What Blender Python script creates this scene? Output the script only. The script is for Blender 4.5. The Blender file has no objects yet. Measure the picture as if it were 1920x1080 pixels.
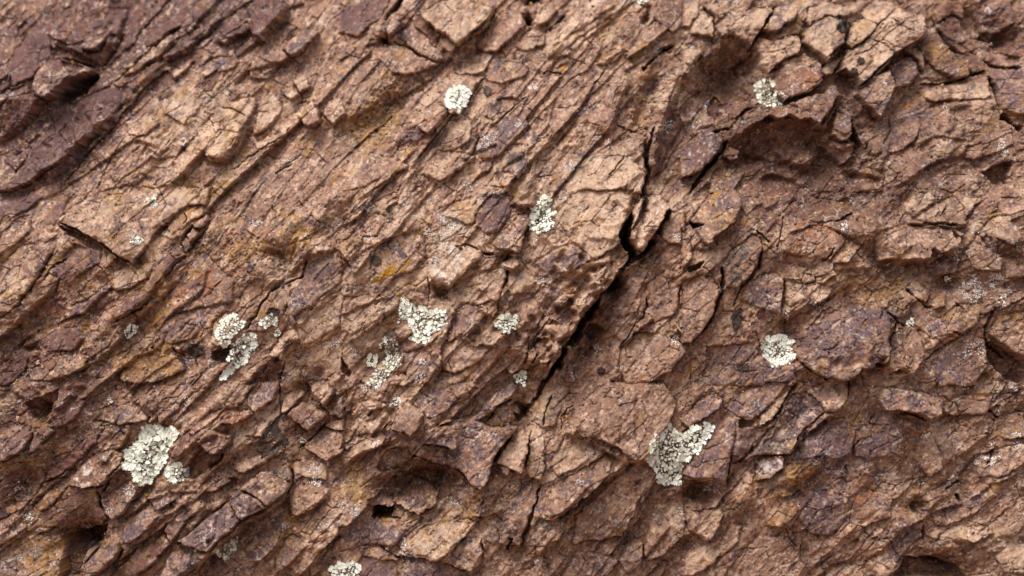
import bpy, math, random
import numpy as np
from mathutils import Matrix, Vector

random.seed(7)
C = bpy.context.scene.collection
scene = bpy.context.scene

# ------------------------------------------------------------------ camera, sky, sun, exposure
F, D0, ZC, PX = 4320.0, 3.6, 1.75, 1200.0      # focal length in photo pixels, distance, eye height, pixels per metre
cam_data = bpy.data.cameras.new('camera')
cam = bpy.data.objects.new('camera', cam_data)
C.objects.link(cam)
cam.location = (0, -D0, ZC)
cam.rotation_euler = (math.radians(90), 0, 0)
cam_data.sensor_width = 36.0
cam_data.lens = 36.0 * F / 1920.0
cam_data.clip_end = 500
cam_data.dof.use_dof = True
cam_data.dof.focus_distance = 3.56
cam_data.dof.aperture_fstop = 2.2
scene.camera = cam

SUN_EL, SUN_AZ = 62.0, -45.0                    # degrees; azimuth from behind the camera towards its left
world = bpy.data.worlds.new('World')
scene.world = world
world.use_nodes = True
wn = world.node_tree
wn.nodes.clear()
w_out = wn.nodes.new('ShaderNodeOutputWorld')
w_bg = wn.nodes.new('ShaderNodeBackground')
w_sky = wn.nodes.new('ShaderNodeTexSky')
w_hs = wn.nodes.new('ShaderNodeHueSaturation')
w_sky.sky_type = 'NISHITA'
w_sky.sun_disc = False
w_sky.sun_elevation = math.radians(SUN_EL)
w_sky.sun_rotation = math.radians(180.0 - SUN_AZ)
w_sky.air_density = 1.0
w_sky.dust_density = 4.0
w_hs.inputs['Saturation'].default_value = 0.35   # thin cloud cover greys the sky
w_bg.inputs['Strength'].default_value = 0.10
wn.links.new(w_sky.outputs['Color'], w_hs.inputs['Color'])
wn.links.new(w_hs.outputs['Color'], w_bg.inputs['Color'])
wn.links.new(w_bg.outputs['Background'], w_out.inputs['Surface'])

sun_data = bpy.data.lights.new('sun', 'SUN')
sun_data.energy = 1.2
sun_data.angle = math.radians(38)
sun_data.color = (1.0, 0.97, 0.93)
sun = bpy.data.objects.new('sun', sun_data)
C.objects.link(sun)
el, az = math.radians(SUN_EL), math.radians(SUN_AZ)
sun_dir = Vector((math.sin(az) * math.cos(el), -math.cos(az) * math.cos(el), math.sin(el)))
sun.rotation_euler = sun_dir.to_track_quat('Z', 'Y').to_euler()
sun.location = (-2, -4, 6)

scene.view_settings.view_transform = 'Standard'
scene.view_settings.look = 'None'
scene.view_settings.gamma = 1.0
scene.view_settings.use_curve_mapping = False
scene.view_settings.exposure = 0.84

SURVEY = """
@00
S 10 0 .3 t | 0,60 50,20 150,10 165,60 100,110 30,110
S 8 .05 .1 r/m | 200,0 480,0 520,90 600,170 560,200 420,260 320,230 220,140 195,60
S 20 0 .5 t | 420,260 560,160 600,160 640,190 560,280 480,295 420,275
s -6 .1 -.5 b | 425,285 480,300 560,290 640,200 640,280 560,380 470,370 330,330 330,250
S 10 .05 .1 v/m | 20,330 130,250 190,150 240,170 300,230 320,330 260,380 200,440 60,510 0,540 0,400
S 5 0 .1 o | 0,280 150,130 170,150 20,260 0,300
S 8 .1 .1 m/v | 500,0 690,0 700,60 650,200 600,160 530,90
S 4 -.2 .1 m | 660,70 700,30 770,50 780,100 750,230 710,280 650,250
S 34 .1 .3 p/t | 200,480 320,340 470,400 440,440 400,480 320,560 290,570 210,510
s 26 .1 .2 p | 380,350 480,370 540,400 520,440 440,450 420,400 330,335
s 16 0 -.7 b | 198,498 212,512 292,572 322,560 300,605 240,565
F -48 0 0 b | 440,450 545,412 555,450 480,525 400,570 310,605 330,565 402,484
S 30 0 .6 t/w | -10,580 120,500 190,480 220,540 100,570 -10,650
s 0 .05 -.45 b/o | -10,660 100,572 222,546 290,590 270,620 150,720 -10,830
S 8 0 .1 p | 140,740 290,620 370,600 340,660 170,810
S 17 .03 .1 v/m | -10,1080 100,970 200,830 370,620 480,540 640,470 700,530 680,600 600,690 520,760 400,900 330,960 200,1010 60,1080
S 6 .1 .1 v | 190,1010 380,900 520,760 560,740 500,850 390,980 250,1040
S 10 0 .3 p | -10,870 60,890 150,830 180,840 90,960 20,900
S 8 .1 .1 t/g | -10,890 80,940 85,990 30,1050 -10,1070
S 8 0 .1 t | 620,680 690,590 730,570 720,610 650,690
S 9 0 .1 o/t | 600,440 720,350 800,290 900,230 1000,180 1010,200 900,320 860,380 780,440 700,500 640,470
S 7 .1 .1 m/r | 780,230 900,150 1010,60 1080,40 1060,120 980,180 900,230 800,270
S 12 0 .1 v | 930,320 1000,240 1070,190 1100,250 1060,290 960,330
S 9 0 .1 p | 1070,190 1140,150 1170,180 1110,230 1080,220
S 11 0 .1 t/o | 1100,270 1170,200 1230,190 1180,260 1120,280
S 16 .1 .1 v/p | 1170,100 1230,60 1260,110 1210,160 1180,150
S 12 .1 .1 m | 1240,200 1330,110 1390,140 1420,160 1330,230 1280,230
S 11 .1 .1 m/v | 1330,300 1400,220 1440,190 1450,230 1390,290 1340,330
S 22 -.05 .08 m/v | 1410,160 1420,60 1440,-10 1560,-10 1620,50 1600,90 1560,130 1500,200 1480,230 1440,210
S 20 .05 .15 p/v | 1600,280 1620,250 1700,150 1800,190 1770,230 1690,310 1640,330
s 2 0 -.5 b | 1640,332 1690,314 1790,210 1792,245 1720,322 1660,350
S 14 0 .1 p/v | 1470,330 1540,260 1610,250 1595,290 1635,335 1600,355 1530,360
S 9 0 .1 v | 1120,380 1230,320 1320,330 1340,380 1240,420 1160,420
S 7 .1 .1 m | 1160,440 1240,400 1245,420 1195,520 1165,520
S -3 0 .1 m | 830,480 950,390 970,440 1000,450 900,520 870,525
S 12 0 .15 t | 960,390 1090,330 1110,350 1050,400 990,450
S 15 .08 .05 t/o | 1110,730 1300,570 1430,540 1440,600 1390,680 1350,780 1260,900 1180,890 1150,860
S 15 .1 .2 t | 1580,500 1640,470 1690,530 1640,560 1590,530
S 13 .1 .2 t/g | 1650,440 1720,430 1750,490 1690,520 1655,480
S 20 .1 .2 t/w | 1690,600 1760,570 1800,640 1800,690 1740,720 1700,680 1670,650
S 11 .1 .15 t | 1420,790 1560,750 1580,790 1480,840 1430,830
S 10 .05 .1 t | 1450,600 1530,500 1580,560 1570,640 1500,720 1420,760
S 14 .05 .15 t | 1840,560 1920,540 1950,640 1870,700 1820,640
S 8 .05 .15 t/p | 890,560 1000,520 1140,580 1110,640 1040,700 930,640
S 7 .05 .15 p/t | 700,680 860,640 900,700 820,760 730,760
L 12 30 14 | 370,920 480,770 610,690
L 10 40 8 | 200,1080 340,960 480,840 640,700 830,490 960,390
L 9 30 8 | 1290,490 1400,400 1540,360 1680,330
L 9 30 8 | 740,800 780,780 860,810 900,830
L 14 60 10 | 1150,860 1190,900 1260,900 1350,800 1400,690
C 14 34 | 180,-10 185,60 170,130
C 3 14 | 270,80 340,55 410,45
C 6 20 | 330,330 430,350 540,380
C 7 22 | 0,548 80,500 65,430
C 3 14 | 540,1080 590,960 620,880 660,840 700,770
C 4 16 | 340,1060 480,870 640,700 830,490 960,390
C 3 12 | 1250,600 1330,620 1390,660
C 3 14 | 1300,960 1440,850 1600,760 1640,700
C 4 16 | 640,240 660,170 690,60
C 3 10 | 1270,230 1340,170 1400,115
C 3 10 | 1640,440 1700,540 1690,580 1730,560
C 4 14 | 1540,980 1640,920
H -14 260 110 40 | 620,330
H -14 200 60 42 | 880,960
H -10 180 60 45 | 1700,900
B t .35 300 240 40 | 1100,800
B m .45 300 160 42 | 1300,120
B m .3 420 300 40 | 200,700
B v .3 300 160 42 | 300,800
B o .5 110 50 45 | 440,770
B o .3 200 90 40 | 1250,980
B g .4 90 60 30 | 950,640
B d .4 60 80 20 | 900,1040
B o .3 90 60 30 | 880,700
B y .35 18 30 20 | 1520,490
B y .3 30 60 40 | 1740,530
B r .3 60 40 30 | 1060,320
@10
S 10 .1 .1 v/m | -10,60 60,30 230,-10 290,-10 240,80 180,140 90,210 30,190 -10,180
P 18 .05 .3 t | 180,190 220,150 260,180 250,220 200,220
P 20 .05 .3 t/p | 265,150 310,120 350,150 320,190 280,215 262,190
S 12 .05 .15 p | 140,270 260,230 340,240 450,320 540,360 480,390 400,420 300,420 200,320
S 11 .05 .1 p/v | 300,190 400,140 480,210 560,300 580,340 520,340 440,300 360,240
S 9 .1 .1 p | -10,340 60,310 80,260 40,240 -10,230
S 25 .04 .15 t/p | 410,100 480,60 560,20 700,-10 860,60 830,140 780,190 700,230 640,260 600,220 540,180 500,150
s 6 -.5 .1 m/b | 405,112 440,82 500,152 540,182 545,222 530,262 470,200 420,150
S 14 .05 .2 p | 550,230 590,195 620,230 650,270 610,290 570,270
S 15 .05 .1 p | 760,260 850,130 920,50 960,60 1000,90 1060,130 1000,180 930,240 880,290 800,290
S 16 .05 .15 t/g | 1080,110 1140,40 1180,20 1220,60 1160,130 1110,150
S 8 .05 .1 g/t | 1160,135 1220,65 1240,80 1190,170 1160,190
S 11 .1 .1 p | 970,260 1020,190 1080,160 1150,200 1130,260 1040,290
S 10 .1 .1 v/d | 1440,370 1500,300 1560,270 1590,290 1540,340 1490,370
S 12 .05 .1 b | 1780,50 1840,-10 1930,-10 1930,150 1850,190 1810,150
S 10 .1 .1 p | 1725,150 1760,110 1800,150 1790,200 1750,210
S 11 .05 .1 p/t | 390,620 510,480 600,430 700,420 770,460 720,540 680,630 620,650 560,570 500,610
S 22 .05 .12 r/p | 360,720 470,620 540,570 590,620 600,640 560,690 500,760 430,720
s 4 0 -.35 v/m | 288,802 360,722 430,722 490,770 440,822 400,812 340,832
S 9 .05 .1 p/v | 800,440 830,370 900,320 1000,350 1060,390 1000,440 900,470
S 9 .1 .1 v/p | 1200,370 1240,310 1275,310 1280,350 1220,385
S -5 0 .05 g/d | 880,560 960,540 1000,570 940,620 890,600
S 13 .1 .15 d/v | 900,880 980,840 1050,870 1040,950 1000,1010 940,980 900,950
S 10 .1 .1 m/d | 780,930 820,900 850,920 830,970 790,970
S 14 .04 .08 t | 1350,980 1420,900 1530,880 1640,910 1700,980 1700,1090 1340,1090
S 9 .1 .1 p/t | 550,800 640,680 700,640 740,700 720,800 640,850
S 10 .05 .1 v/r | 760,860 860,700 1010,640 1060,700 960,800 880,880 800,900
S 8 .05 .1 t/o | 1700,560 1780,430 1880,380 1930,400 1900,480 1800,600
S 8 .1 .1 m/p | 1740,840 1800,700 1900,600 1930,640 1930,760 1800,960 1740,1000
S 8 .1 .1 p/t | 1550,700 1620,640 1700,660 1720,720 1660,750 1590,730
S 12 .05 .1 p | 0,960 90,870 200,880 340,900 380,940 260,1000 100,1060 0,1080
S 10 .05 .1 t/p | 440,980 540,840 640,860 760,880 690,930 560,1020
S 9 .05 .12 p/t | 640,400 700,300 780,290 860,300 800,400 740,420
L 6 30 5 | 1160,280 1300,190 1480,70 1570,10
L 6 30 5 | 1180,330 1400,160 1560,60 1680,-10
L 6 30 5 | 1130,400 1300,290 1450,150 1560,90
L 9 40 6 | 1150,430 1200,330 1300,300
L 12 40 10 | 380,960 450,870 530,770 630,640 720,560 780,470 830,400
L 8 30 6 | 690,930 740,860 880,800
L 12 50 10 | 1500,760 1530,640 1560,560 1600,480 1650,480
L 8 40 6 | 1580,420 1700,330 1900,220
L 8 30 6 | 0,700 120,620 260,560 420,480 540,400
L 7 40 6 | 880,960 1040,860 1160,700 1200,560
L 6 30 5 | 1090,900 1200,760 1330,620 1440,440
L 8 30 6 | 1480,360 1530,310 1590,270
C 10 32 | 240,130 310,60 350,-10
C 6 24 | 720,210 770,180 840,110 870,70
C 4 14 | 290,232 370,260 450,320
C 5 22 | 1150,190 1200,150 1260,80
C 6 22 | 1700,420 1700,390 1750,340 1800,300 1880,250
C 5 16 | 420,920 520,780 630,650 720,560 780,470 830,400
C 4 12 | 840,730 930,640 1010,570 1040,540
C 5 18 | 690,920 750,850 780,760
C 7 24 | 1700,1090 1720,930 1740,750 1770,700
C 3 9 | 1540,700 1600,730 1650,750 1720,700
C 4 16 | 1130,420 1160,400 1240,420
C 3 12 | 1410,490 1470,420 1500,370
C 3 10 | 1500,1000 1600,870
H -40 30 26 0 | 1060,110
H -38 50 22 0 | 1080,0
H -22 20 50 0 | 1710,90
H -26 26 30 0 | 245,232
H -12 240 90 45 | 200,640
H -14 120 60 40 | 720,330
B o .45 200 120 40 | 230,650
B m .3 300 120 40 | 250,80
B d .35 80 60 20 | 180,400
B v .5 40 30 40 | 930,710
B v .5 30 60 30 | 1060,770
B v .45 70 30 40 | 860,660
B v .4 50 40 0 | 960,600
B t .5 180 120 20 | 1500,1000
B t .35 180 100 45 | 1350,150
B o .3 120 60 45 | 1500,90
B v .4 40 60 30 | 1020,930
B r .5 50 20 30 | 850,840
B r .5 40 25 0 | 960,800
B w .5 60 26 20 | 800,300
B w .4 50 30 40 | 690,500
B y .5 16 12 0 | 1250,385
B o .4 70 40 20 | 1490,500
B g .4 50 40 0 | 1350,350
B v .4 60 80 30 | 1350,560
B o .3 100 60 60 | 1650,700
B t .4 40 90 20 | 1180,860
@20
H -60 170 200 0 | 290,450
S 10 .05 .1 t | -10,-10 100,-10 90,80 40,150 -10,160
S 17 .1 .15 t/g | -10,250 100,250 110,300 60,380 -10,440
S 14 .08 .15 t | 45,190 60,130 100,60 140,50 180,130 170,220 140,200
S 19 .08 .1 t/p | 185,160 260,80 480,60 500,100 420,200 380,270 330,230 280,200 210,210
S 23 .05 .15 t/v | 430,180 510,60 560,40 640,80 600,130 530,190 500,200
s -8 0 -.5 b | 425,192 500,206 525,195 510,218 440,218
S -14 .1 .1 g/d | 310,360 400,280 430,330 400,400 340,410
S 20 .05 .12 t/p | 390,260 420,220 480,240 640,210 660,260 640,310 560,340 530,390 480,410 440,370 430,300
S 14 0 .15 t/o | 505,215 560,150 660,130 645,200 500,235
S 29 .04 .12 t/p | 660,200 700,160 790,110 860,110 900,180 890,260 830,310 800,360 740,310 690,270 660,250
S 24 .05 .1 t/o | 900,260 960,130 1020,110 1090,150 1050,200 990,250 930,290
S 27 .05 .0 t/p | 850,420 900,300 1000,250 1100,150 1200,50 1250,70 1390,100 1360,180 1300,240 1160,320 1040,440 980,490 960,440 900,400
S 22 .05 .1 t/o | 985,492 1050,440 1155,340 1160,370 1055,450 1000,510
S 14 0 .12 p/t | 700,60 800,20 900,40 960,20 1000,60 920,100 860,105 790,100 700,150 660,120
S 15 0 .1 t/o | 1000,60 1100,0 1230,20 1200,50 1100,145 1020,108
S 31 .04 .05 p/v | 960,540 1050,450 1150,400 1180,500 1150,560 1090,670 1050,640
s -4 .1 -.4 b/m | 950,560 1050,645 1082,678 1060,740 1000,750 950,640
S 20 .05 .1 v/p | 1150,380 1260,320 1310,350 1330,420 1280,470 1190,500
S 18 .1 .1 p/t | 1240,280 1320,260 1360,330 1350,410 1315,335
S 19 .06 .12 r/m | 490,400 560,340 680,310 760,360 790,420 770,480 700,530 560,570 520,520 490,460
S 17 .05 .1 t/p | 770,390 880,300 900,310 830,420 790,430
F -6 0 0 b/m | 850,450 920,410 970,490 930,550 860,520
S 30 .03 .2 p/m | 380,660 450,620 560,600 760,530 840,490 860,550 800,640 745,730 690,672 640,690 585,655 520,676 470,668 425,690 390,700 345,730
s -12 .05 -.35 b | 330,745 430,692 560,672 700,692 745,735 770,780 730,830 640,810 590,850 500,825 440,850 350,800
S 25 .08 .08 o/v | 820,760 850,640 920,610 950,680 940,760 890,810 850,780
F -14 0 -.3 b | 880,805 940,762 960,790 900,830
S 18 .1 .1 t/o | 740,720 860,565 880,580 830,650 790,730
F -36 0 0 b | 930,640 960,700 1000,800 1000,850 960,800 930,750
S 18 .05 .12 p | 780,810 850,790 960,820 940,890 890,930 850,880
H -26 420 170 0 | 560,960
P 17 .05 .25 t/o | 220,860 280,820 330,850 320,890 270,900
S 12 .08 .1 t/o | -10,590 120,490 160,540 100,620 20,700 -10,700
S 16 .08 .1 v/w | -10,870 100,720 180,700 240,780 180,890 70,980 -10,1000
S 15 .08 .1 g/o | 150,1090 180,980 290,920 370,960 300,1060 280,1090
S 10 .08 .1 o/b | 50,1060 200,890 250,890 140,1030 60,1090
S -10 .1 .1 m/b | 150,580 200,520 250,580 210,660 160,650
S 14 .08 .1 o/b | 1330,230 1390,180 1440,200 1500,250 1560,320 1610,380 1620,430 1560,440 1440,400 1360,320
S 3 .05 -.1 b/m | 1440,130 1540,70 1640,130 1640,230 1560,240 1480,180
S 10 .1 .15 b/p | 1590,330 1640,290 1720,350 1720,400 1640,410 1600,370
S 14 .05 .12 b/v | 1650,60 1800,-10 1930,-10 1930,60 1860,130 1800,180 1700,170
S 9 .05 .12 b | 1820,220 1930,150 1930,330 1780,280 1720,230
S 12 .05 .1 v/p | 1740,440 1740,375 1930,400 1930,640 1860,640 1800,610 1780,520
S 9 .05 .15 p | 1340,450 1380,430 1410,460 1370,475
S 11 .1 .1 b/m | 1250,70 1390,0 1430,60 1420,120 1390,170 1390,100
S 12 .05 .1 m/b | 1430,60 1500,-10 1640,-10 1660,50 1620,100 1540,65 1450,110
F -22 0 0 b/m | 1690,960 1860,900 1850,1030 1760,1040
S 10 .05 .1 p/t | 1300,500 1460,480 1600,460 1720,430 1740,540 1700,560 1540,560 1400,560
S 9 .05 .1 p | 960,1000 1010,920 1130,990 1120,1080 970,1080
S 8 .05 .1 p/v | 1140,640 1280,600 1340,680 1300,800 1180,860 1060,850 1010,790 1100,690
S 8 .05 .1 p | 1600,830 1680,800 1700,860 1640,900 1600,890
S 9 .05 .1 p/b | 60,360 180,330 180,410 100,420
L 14 40 12 | 960,495 1050,440 1160,330 1300,240 1370,180
L 10 40 8 | 1030,860 1080,870 1120,840
L 9 30 8 | 1300,830 1400,760 1600,780
L 10 40 9 | 1180,1050 1300,980 1420,900 1560,870
L 12 50 14 | 880,945 1000,960 1120,1000
C 8 30 | 370,280 420,200 490,90 510,50
C 6 22 | 160,740 270,720 370,610 430,590
C 9 30 | 30,1090 150,940 240,830 260,770
C 8 26 | 1420,80 1460,170 1530,260 1600,300
C 9 30 | 1690,190 1740,215 1790,225
C 7 24 | 1690,340 1780,370 1920,380
C 8 26 | 1730,420 1760,500 1790,640
C 16 44 | 1790,640 1850,690 1925,725
C 5 18 | 1340,470 1460,470 1560,450 1640,420 1720,400
C 8 26 | 1365,190 1395,150 1400,110
C 6 24 | 760,330 775,380 800,360
C 4 18 | 890,290 900,200 920,120
C 3 8 | 1090,200 1160,270 1250,290
C 3 8 | 1050,230 1120,260 1180,340
C 3 8 | 1170,110 1250,180 1320,200
C 2 7 | 930,330 1030,300 1130,210 1260,110
C 3 10 | 700,60 690,110 660,130
C 3 12 | 160,110 175,150 165,250
C 5 20 | 120,40 180,100 175,170
C 4 14 | 760,720 810,650 860,580
C 5 18 | 1040,800 1030,850
C 3 8 | 1160,660 1170,740 1130,820
C 3 10 | 1380,440 1460,480 1480,500
H -14 50 40 0 | 1570,640
H -24 60 40 30 | 1810,230
H -10 240 60 -10 | 500,1040
B b .5 340 260 0 | 330,580
B b .6 340 160 0 | 600,920
B b .4 260 240 0 | 1650,200
B t .4 380 140 30 | 900,180
B t .3 200 100 30 | 250,130
B v .5 50 90 20 | 1360,680
B v .4 60 30 40 | 1420,910
B v .4 80 50 40 | 1330,970
B v .4 40 30 0 | 730,240
B r .5 50 30 20 | 690,460
B p .5 300 200 0 | 1200,800
B t .3 160 100 0 | 1560,500
B d .3 60 40 0 | 1280,220
@01
S 8 .05 .1 v/m | -10,20 200,-10 240,20 180,90 100,120 40,130 -10,200
S 7 .1 .1 m | 240,180 290,80 350,30 390,20 340,140 310,190
S 12 .03 .08 p/t | 345,165 420,70 560,0 700,-30 1180,-30 1150,70 1050,120 900,210 820,330 750,400 600,300 440,215
S -10 .05 .1 m/b | 335,185 440,230 580,312 560,340 380,240
S 8 .05 .1 m/v | 290,430 420,290 570,340 560,400 460,450 380,520 310,470
S 11 .05 .1 t/m | -10,440 120,300 320,270 320,300 230,440 180,510 130,610 -10,720
S 10 .05 .1 p/m | -10,260 110,140 180,130 170,220 90,300 -10,380
S 9 .05 .1 t/o | 130,610 250,480 290,455 330,490 300,570 220,600 160,640
S 13 .05 .12 v/p | 540,580 610,500 630,540 560,600 470,680 300,740 420,640
F -10 0 -.2 b/m | 545,610 640,560 650,640 440,752 420,742
S 15 .06 .05 m | 630,690 700,600 820,530 850,570 800,640 670,720
S 15 .06 .05 m/p | 820,530 890,420 950,340 1000,380 920,480 850,570
S 13 .06 .05 m/p | 950,340 1010,280 1040,350 1000,380
S 9 .1 0 m/d | 1010,280 1050,250 1080,290 1050,345
S 15 .06 .1 p/g | 1040,240 1090,195 1120,240 1080,285
S 15 .06 .1 w/t | 1080,190 1150,120 1170,150 1120,210
S 8 .05 .1 o | 940,170 1040,80 1140,70 1140,130 1030,200 960,240
S 10 .05 .08 t/p | 650,560 600,480 720,410 780,440 820,400 880,400 840,480 740,540
S 9 .05 .1 r/v | 980,500 1100,340 1170,350 1250,450 1320,500 1300,620 1180,640 1060,700 960,680
S 10 .05 .08 v/p | 1620,620 1700,470 1760,380 1920,330 1930,500 1800,600 1700,720 1640,760
S 9 .05 .08 p | 1400,740 1500,560 1620,500 1640,600 1580,700 1500,780 1380,790
S 13 .08 .1 t/p | 1190,850 1200,740 1260,670 1340,690 1360,740 1240,870
F -20 0 0 b | 1190,900 1290,865 1320,880 1290,960 1200,950
F -12 0 -.25 m/b | 1510,932 1600,902 1580,1060 1480,1085 1380,1085 1470,980
S 15 .05 .1 t/p | 1520,920 1600,790 1660,760 1680,800 1600,860 1590,940
S 10 .05 .1 t/r | 150,1060 230,970 370,920 500,920 470,1000 300,1060
S 8 .05 .1 m/b | -10,1000 60,880 130,860 160,900 120,1000 40,1085 -10,1085
S 9 .05 .1 m/r | 180,840 300,760 420,760 480,820 400,890 260,900
S 9 .05 .1 p/o | 660,1060 700,940 840,880 1000,930 1040,1000 900,1060 760,1085
S 8 .05 .1 v/t | 860,800 980,680 1150,640 1180,740 1080,820 960,860
S 8 .05 .1 p/g | 1700,1000 1760,880 1920,780 1930,980 1800,1085 1680,1085
S 9 .05 .1 t/p | 1660,700 1760,640 1920,540 1930,740 1780,840 1690,860
L 14 40 10 | 335,170 440,215 580,295 740,405
L 10 40 8 | 480,1000 560,940 640,850 760,720 900,600 1060,420
L 9 40 8 | 0,950 100,830 200,760
L 9 30 8 | 100,870 160,860 230,875
L 12 50 10 | 1490,560 1560,500 1640,440 1740,350 1900,310
L 9 40 8 | 1200,880 1260,900 1330,860 1400,760
L 9 40 8 | 1380,1080 1480,970 1590,900
L 8 40 6 | 300,1080 440,1000 560,940
L 8 40 7 | 560,1085 760,920 900,880
L 8 40 7 | 950,700 1120,560 1180,420
L 6 30 6 | 640,740 760,660 900,520 1060,360
L 7 30 6 | 1660,780 1780,660 1910,560
C 6 28 | 330,170 440,215 580,295 740,405
C 6 20 | 110,630 190,510 300,340
C 5 20 | 920,500 1060,330 1120,260 1170,170
C 3 12 | 1030,180 1050,150 1040,110
C 4 16 | 630,740 660,720 820,640 860,580
C 5 18 | 1380,790 1520,560 1700,470 1740,360
C 4 14 | 0,720 130,620
C 4 14 | 380,370 290,430 240,500
C 4 16 | 960,880 1040,930
C 3 12 | 1560,1080 1600,940
H -18 110 50 -40 | 1590,390
H -16 60 36 0 | 170,880
H -10 200 60 45 | 760,780
H -14 100 60 40 | 90,1000
B o .45 150 90 20 | 780,950
B o .4 90 120 40 | 1000,660
B r .28 280 160 40 | 1300,330
B o .4 160 90 20 | 1480,310
B d .5 60 80 10 | 1660,170
B v .4 70 40 40 | 1430,400
B v .4 90 40 0 | 680,190
B o .35 200 80 20 | 700,60
B o .3 160 160 40 | 150,380
B m .35 220 160 40 | 150,900
B r .3 120 80 40 | 1140,800
B g .4 60 60 0 | 140,790
B t .3 300 120 45 | 1750,900
B v .4 40 60 30 | 1680,620
B g .35 70 50 20 | 1500,60
B o .35 120 50 -40 | 1700,230
@11
S 12 .08 .1 p | 110,240 130,180 180,120 240,130 250,170 200,240 160,250
S 6 .08 .08 g/d | 250,100 300,60 350,80 340,140 270,140
S 9 .08 .08 o/t | 560,130 640,60 820,20 800,110 720,190 640,150
S 11 .08 .08 v/m | 750,130 820,30 930,10 980,60 940,130 880,230 820,230 760,190
S 17 .06 .06 p/v | 850,300 940,150 1040,120 1070,140 1030,250 1000,340 960,330 880,320
S 10 .1 .1 t | 800,300 870,340 880,360 820,350
S 13 .08 .12 t | 900,400 980,360 1010,400 970,430 920,420
S 12 .04 .05 t/o | 1200,140 1330,-10 1640,-10 1620,100 1570,200 1560,300 1420,380 1300,280
F -90 0 0 d/b | 1570,290 1562,250 1600,160 1640,120 1645,180 1612,260 1660,330 1650,370 1620,392 1600,335
S 27 .06 .05 t/w | 1640,110 1700,20 1790,20 1840,90 1790,190 1760,240 1690,330 1660,320 1620,260
S 13 .06 .06 p | 1800,210 1840,130 1930,100 1930,300 1850,290 1800,270
S 10 .06 .05 p/t | 1250,580 1340,560 1470,520 1380,640 1330,690 1300,600
s 4 -.2 0 m/b | 1150,680 1190,620 1280,610 1340,650 1310,710 1240,750 1160,700
s 9 .05 .05 p | 1100,810 1150,740 1240,760 1300,720 1230,840 1180,830
S 6 -.2 0 o/t | 1130,1030 1220,870 1350,700 1460,560 1472,580 1360,740 1250,900 1150,1070
F -24 .1 -.1 b/m | 1370,800 1400,740 1480,770 1470,800 1400,840
F -6 0 -.2 d/m | 1790,410 1830,400 1880,450 1840,465
S 9 .06 .06 p/v | 1430,650 1480,560 1600,440 1780,330 1760,400 1700,500 1650,600 1600,700 1500,740
S 9 .06 .06 p/g | 1660,700 1720,520 1790,480 1870,480 1900,560 1870,680 1760,740
S 15 .04 .05 p | 1570,870 1650,790 1780,800 1900,840 1930,900 1850,1000 1700,1085 1600,1085 1560,960
P 13 .1 .15 p | 1270,1030 1300,1010 1310,1070 1260,1060
S 8 .1 .1 v/d | 1440,1000 1470,985 1480,1010 1450,1025
F -16 0 -.3 b | 500,510 620,550 560,605 510,590
S 9 0 -.15 g/b | 360,590 400,555 470,570 490,640 420,640
S 13 .06 .08 t/w | 510,290 640,280 780,330 790,380 720,420 620,540 520,500 490,440
S 11 .08 .08 p | 760,640 850,600 880,640 860,710 820,690
F -12 .1 -.1 m/b | 0,930 60,1020 40,1040 0,1000
S 10 .08 .08 r/p | 280,1030 350,1010 400,1060 360,1085 270,1085
S 10 .05 .05 p/v | 200,300 330,240 470,250 470,360 400,440 250,480 160,440
S 9 .05 .06 p/t | 10,580 180,590 330,580 330,640 200,720 60,800 0,780
S 9 .06 .08 p/v | 260,790 390,740 400,800 350,830 270,900 240,860
S 8 .06 .08 v/p | 350,900 470,870 520,930 480,1030 390,1060 350,980
S 9 .05 .06 p/t | 560,880 640,760 760,860 840,880 760,960 640,1020 570,1000
S 9 .05 .06 p/t | 950,450 1060,400 1160,460 1100,560 960,580 920,520
S 10 .05 .06 v/p | 1050,430 1180,320 1300,300 1400,380 1300,440 1160,520 1100,500
S 9 .05 .06 p | 1000,620 1080,580 1140,660 1100,760 1030,780 990,720
S 8 .05 .06 v/p | 600,720 700,620 760,640 780,700 700,780 600,840
S 10 .05 .06 p/g | 860,940 960,860 1060,820 1100,900 1050,1000 960,1020
L 20 50 16 | 960,40 1010,70 1100,70
L 12 30 10 | 870,325 890,345 980,352 1005,345
L 12 40 12 | 890,395 920,425 970,435 1030,395
L 36 90 18 | 1120,1070 1200,930 1330,750 1440,590 1490,510 1600,420
L 8 40 7 | 560,870 640,660 700,590
L 10 40 9 | 660,800 760,860 860,850 960,780 1050,740
L 8 30 7 | 330,835 380,800 440,790
L 10 30 8 | 770,655 800,670 840,700
L 9 40 7 | 0,420 120,330 260,260 480,190
L 8 40 7 | 0,700 180,600 300,580
L 7 40 6 | 0,860 120,800 240,700 330,640
L 8 40 7 | 560,560 700,470 860,420
L 9 40 8 | 1250,540 1340,460 1420,400 1560,380
L 7 40 6 | 960,1080 1040,900 1060,840
L 7 40 6 | 740,1085 820,1000 900,900
L 9 40 8 | 1580,860 1640,790 1760,700
C 12 40 | 1770,250 1830,140 1850,100
C 14 40 | 1600,420 1680,360 1770,270
C 24 60 | 1150,1075 1260,890 1340,770 1400,670 1470,580
C 5 18 | 905,550 930,490 940,440
C 3 9 | 880,680 890,600 905,550
C 6 24 | 790,345 830,350 860,355
C 4 14 | 640,310 700,290 780,330
C 4 16 | 1560,870 1640,770 1700,690 1740,560
C 3 12 | 1890,680 1900,560 1915,520
C 3 12 | 1030,970 1050,880 1060,800
C 5 18 | 1500,520 1560,540 1560,480
C 3 10 | 490,470 490,620
H -22 50 60 20 | 1540,540
H -14 60 50 0 | 560,560
H -10 80 30 40 | 300,900
H -6 140 50 55 | 1350,900
B o .6 60 60 40 | 700,110
B t .5 160 160 20 | 640,400
B w .55 40 40 30 | 560,480
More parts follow.
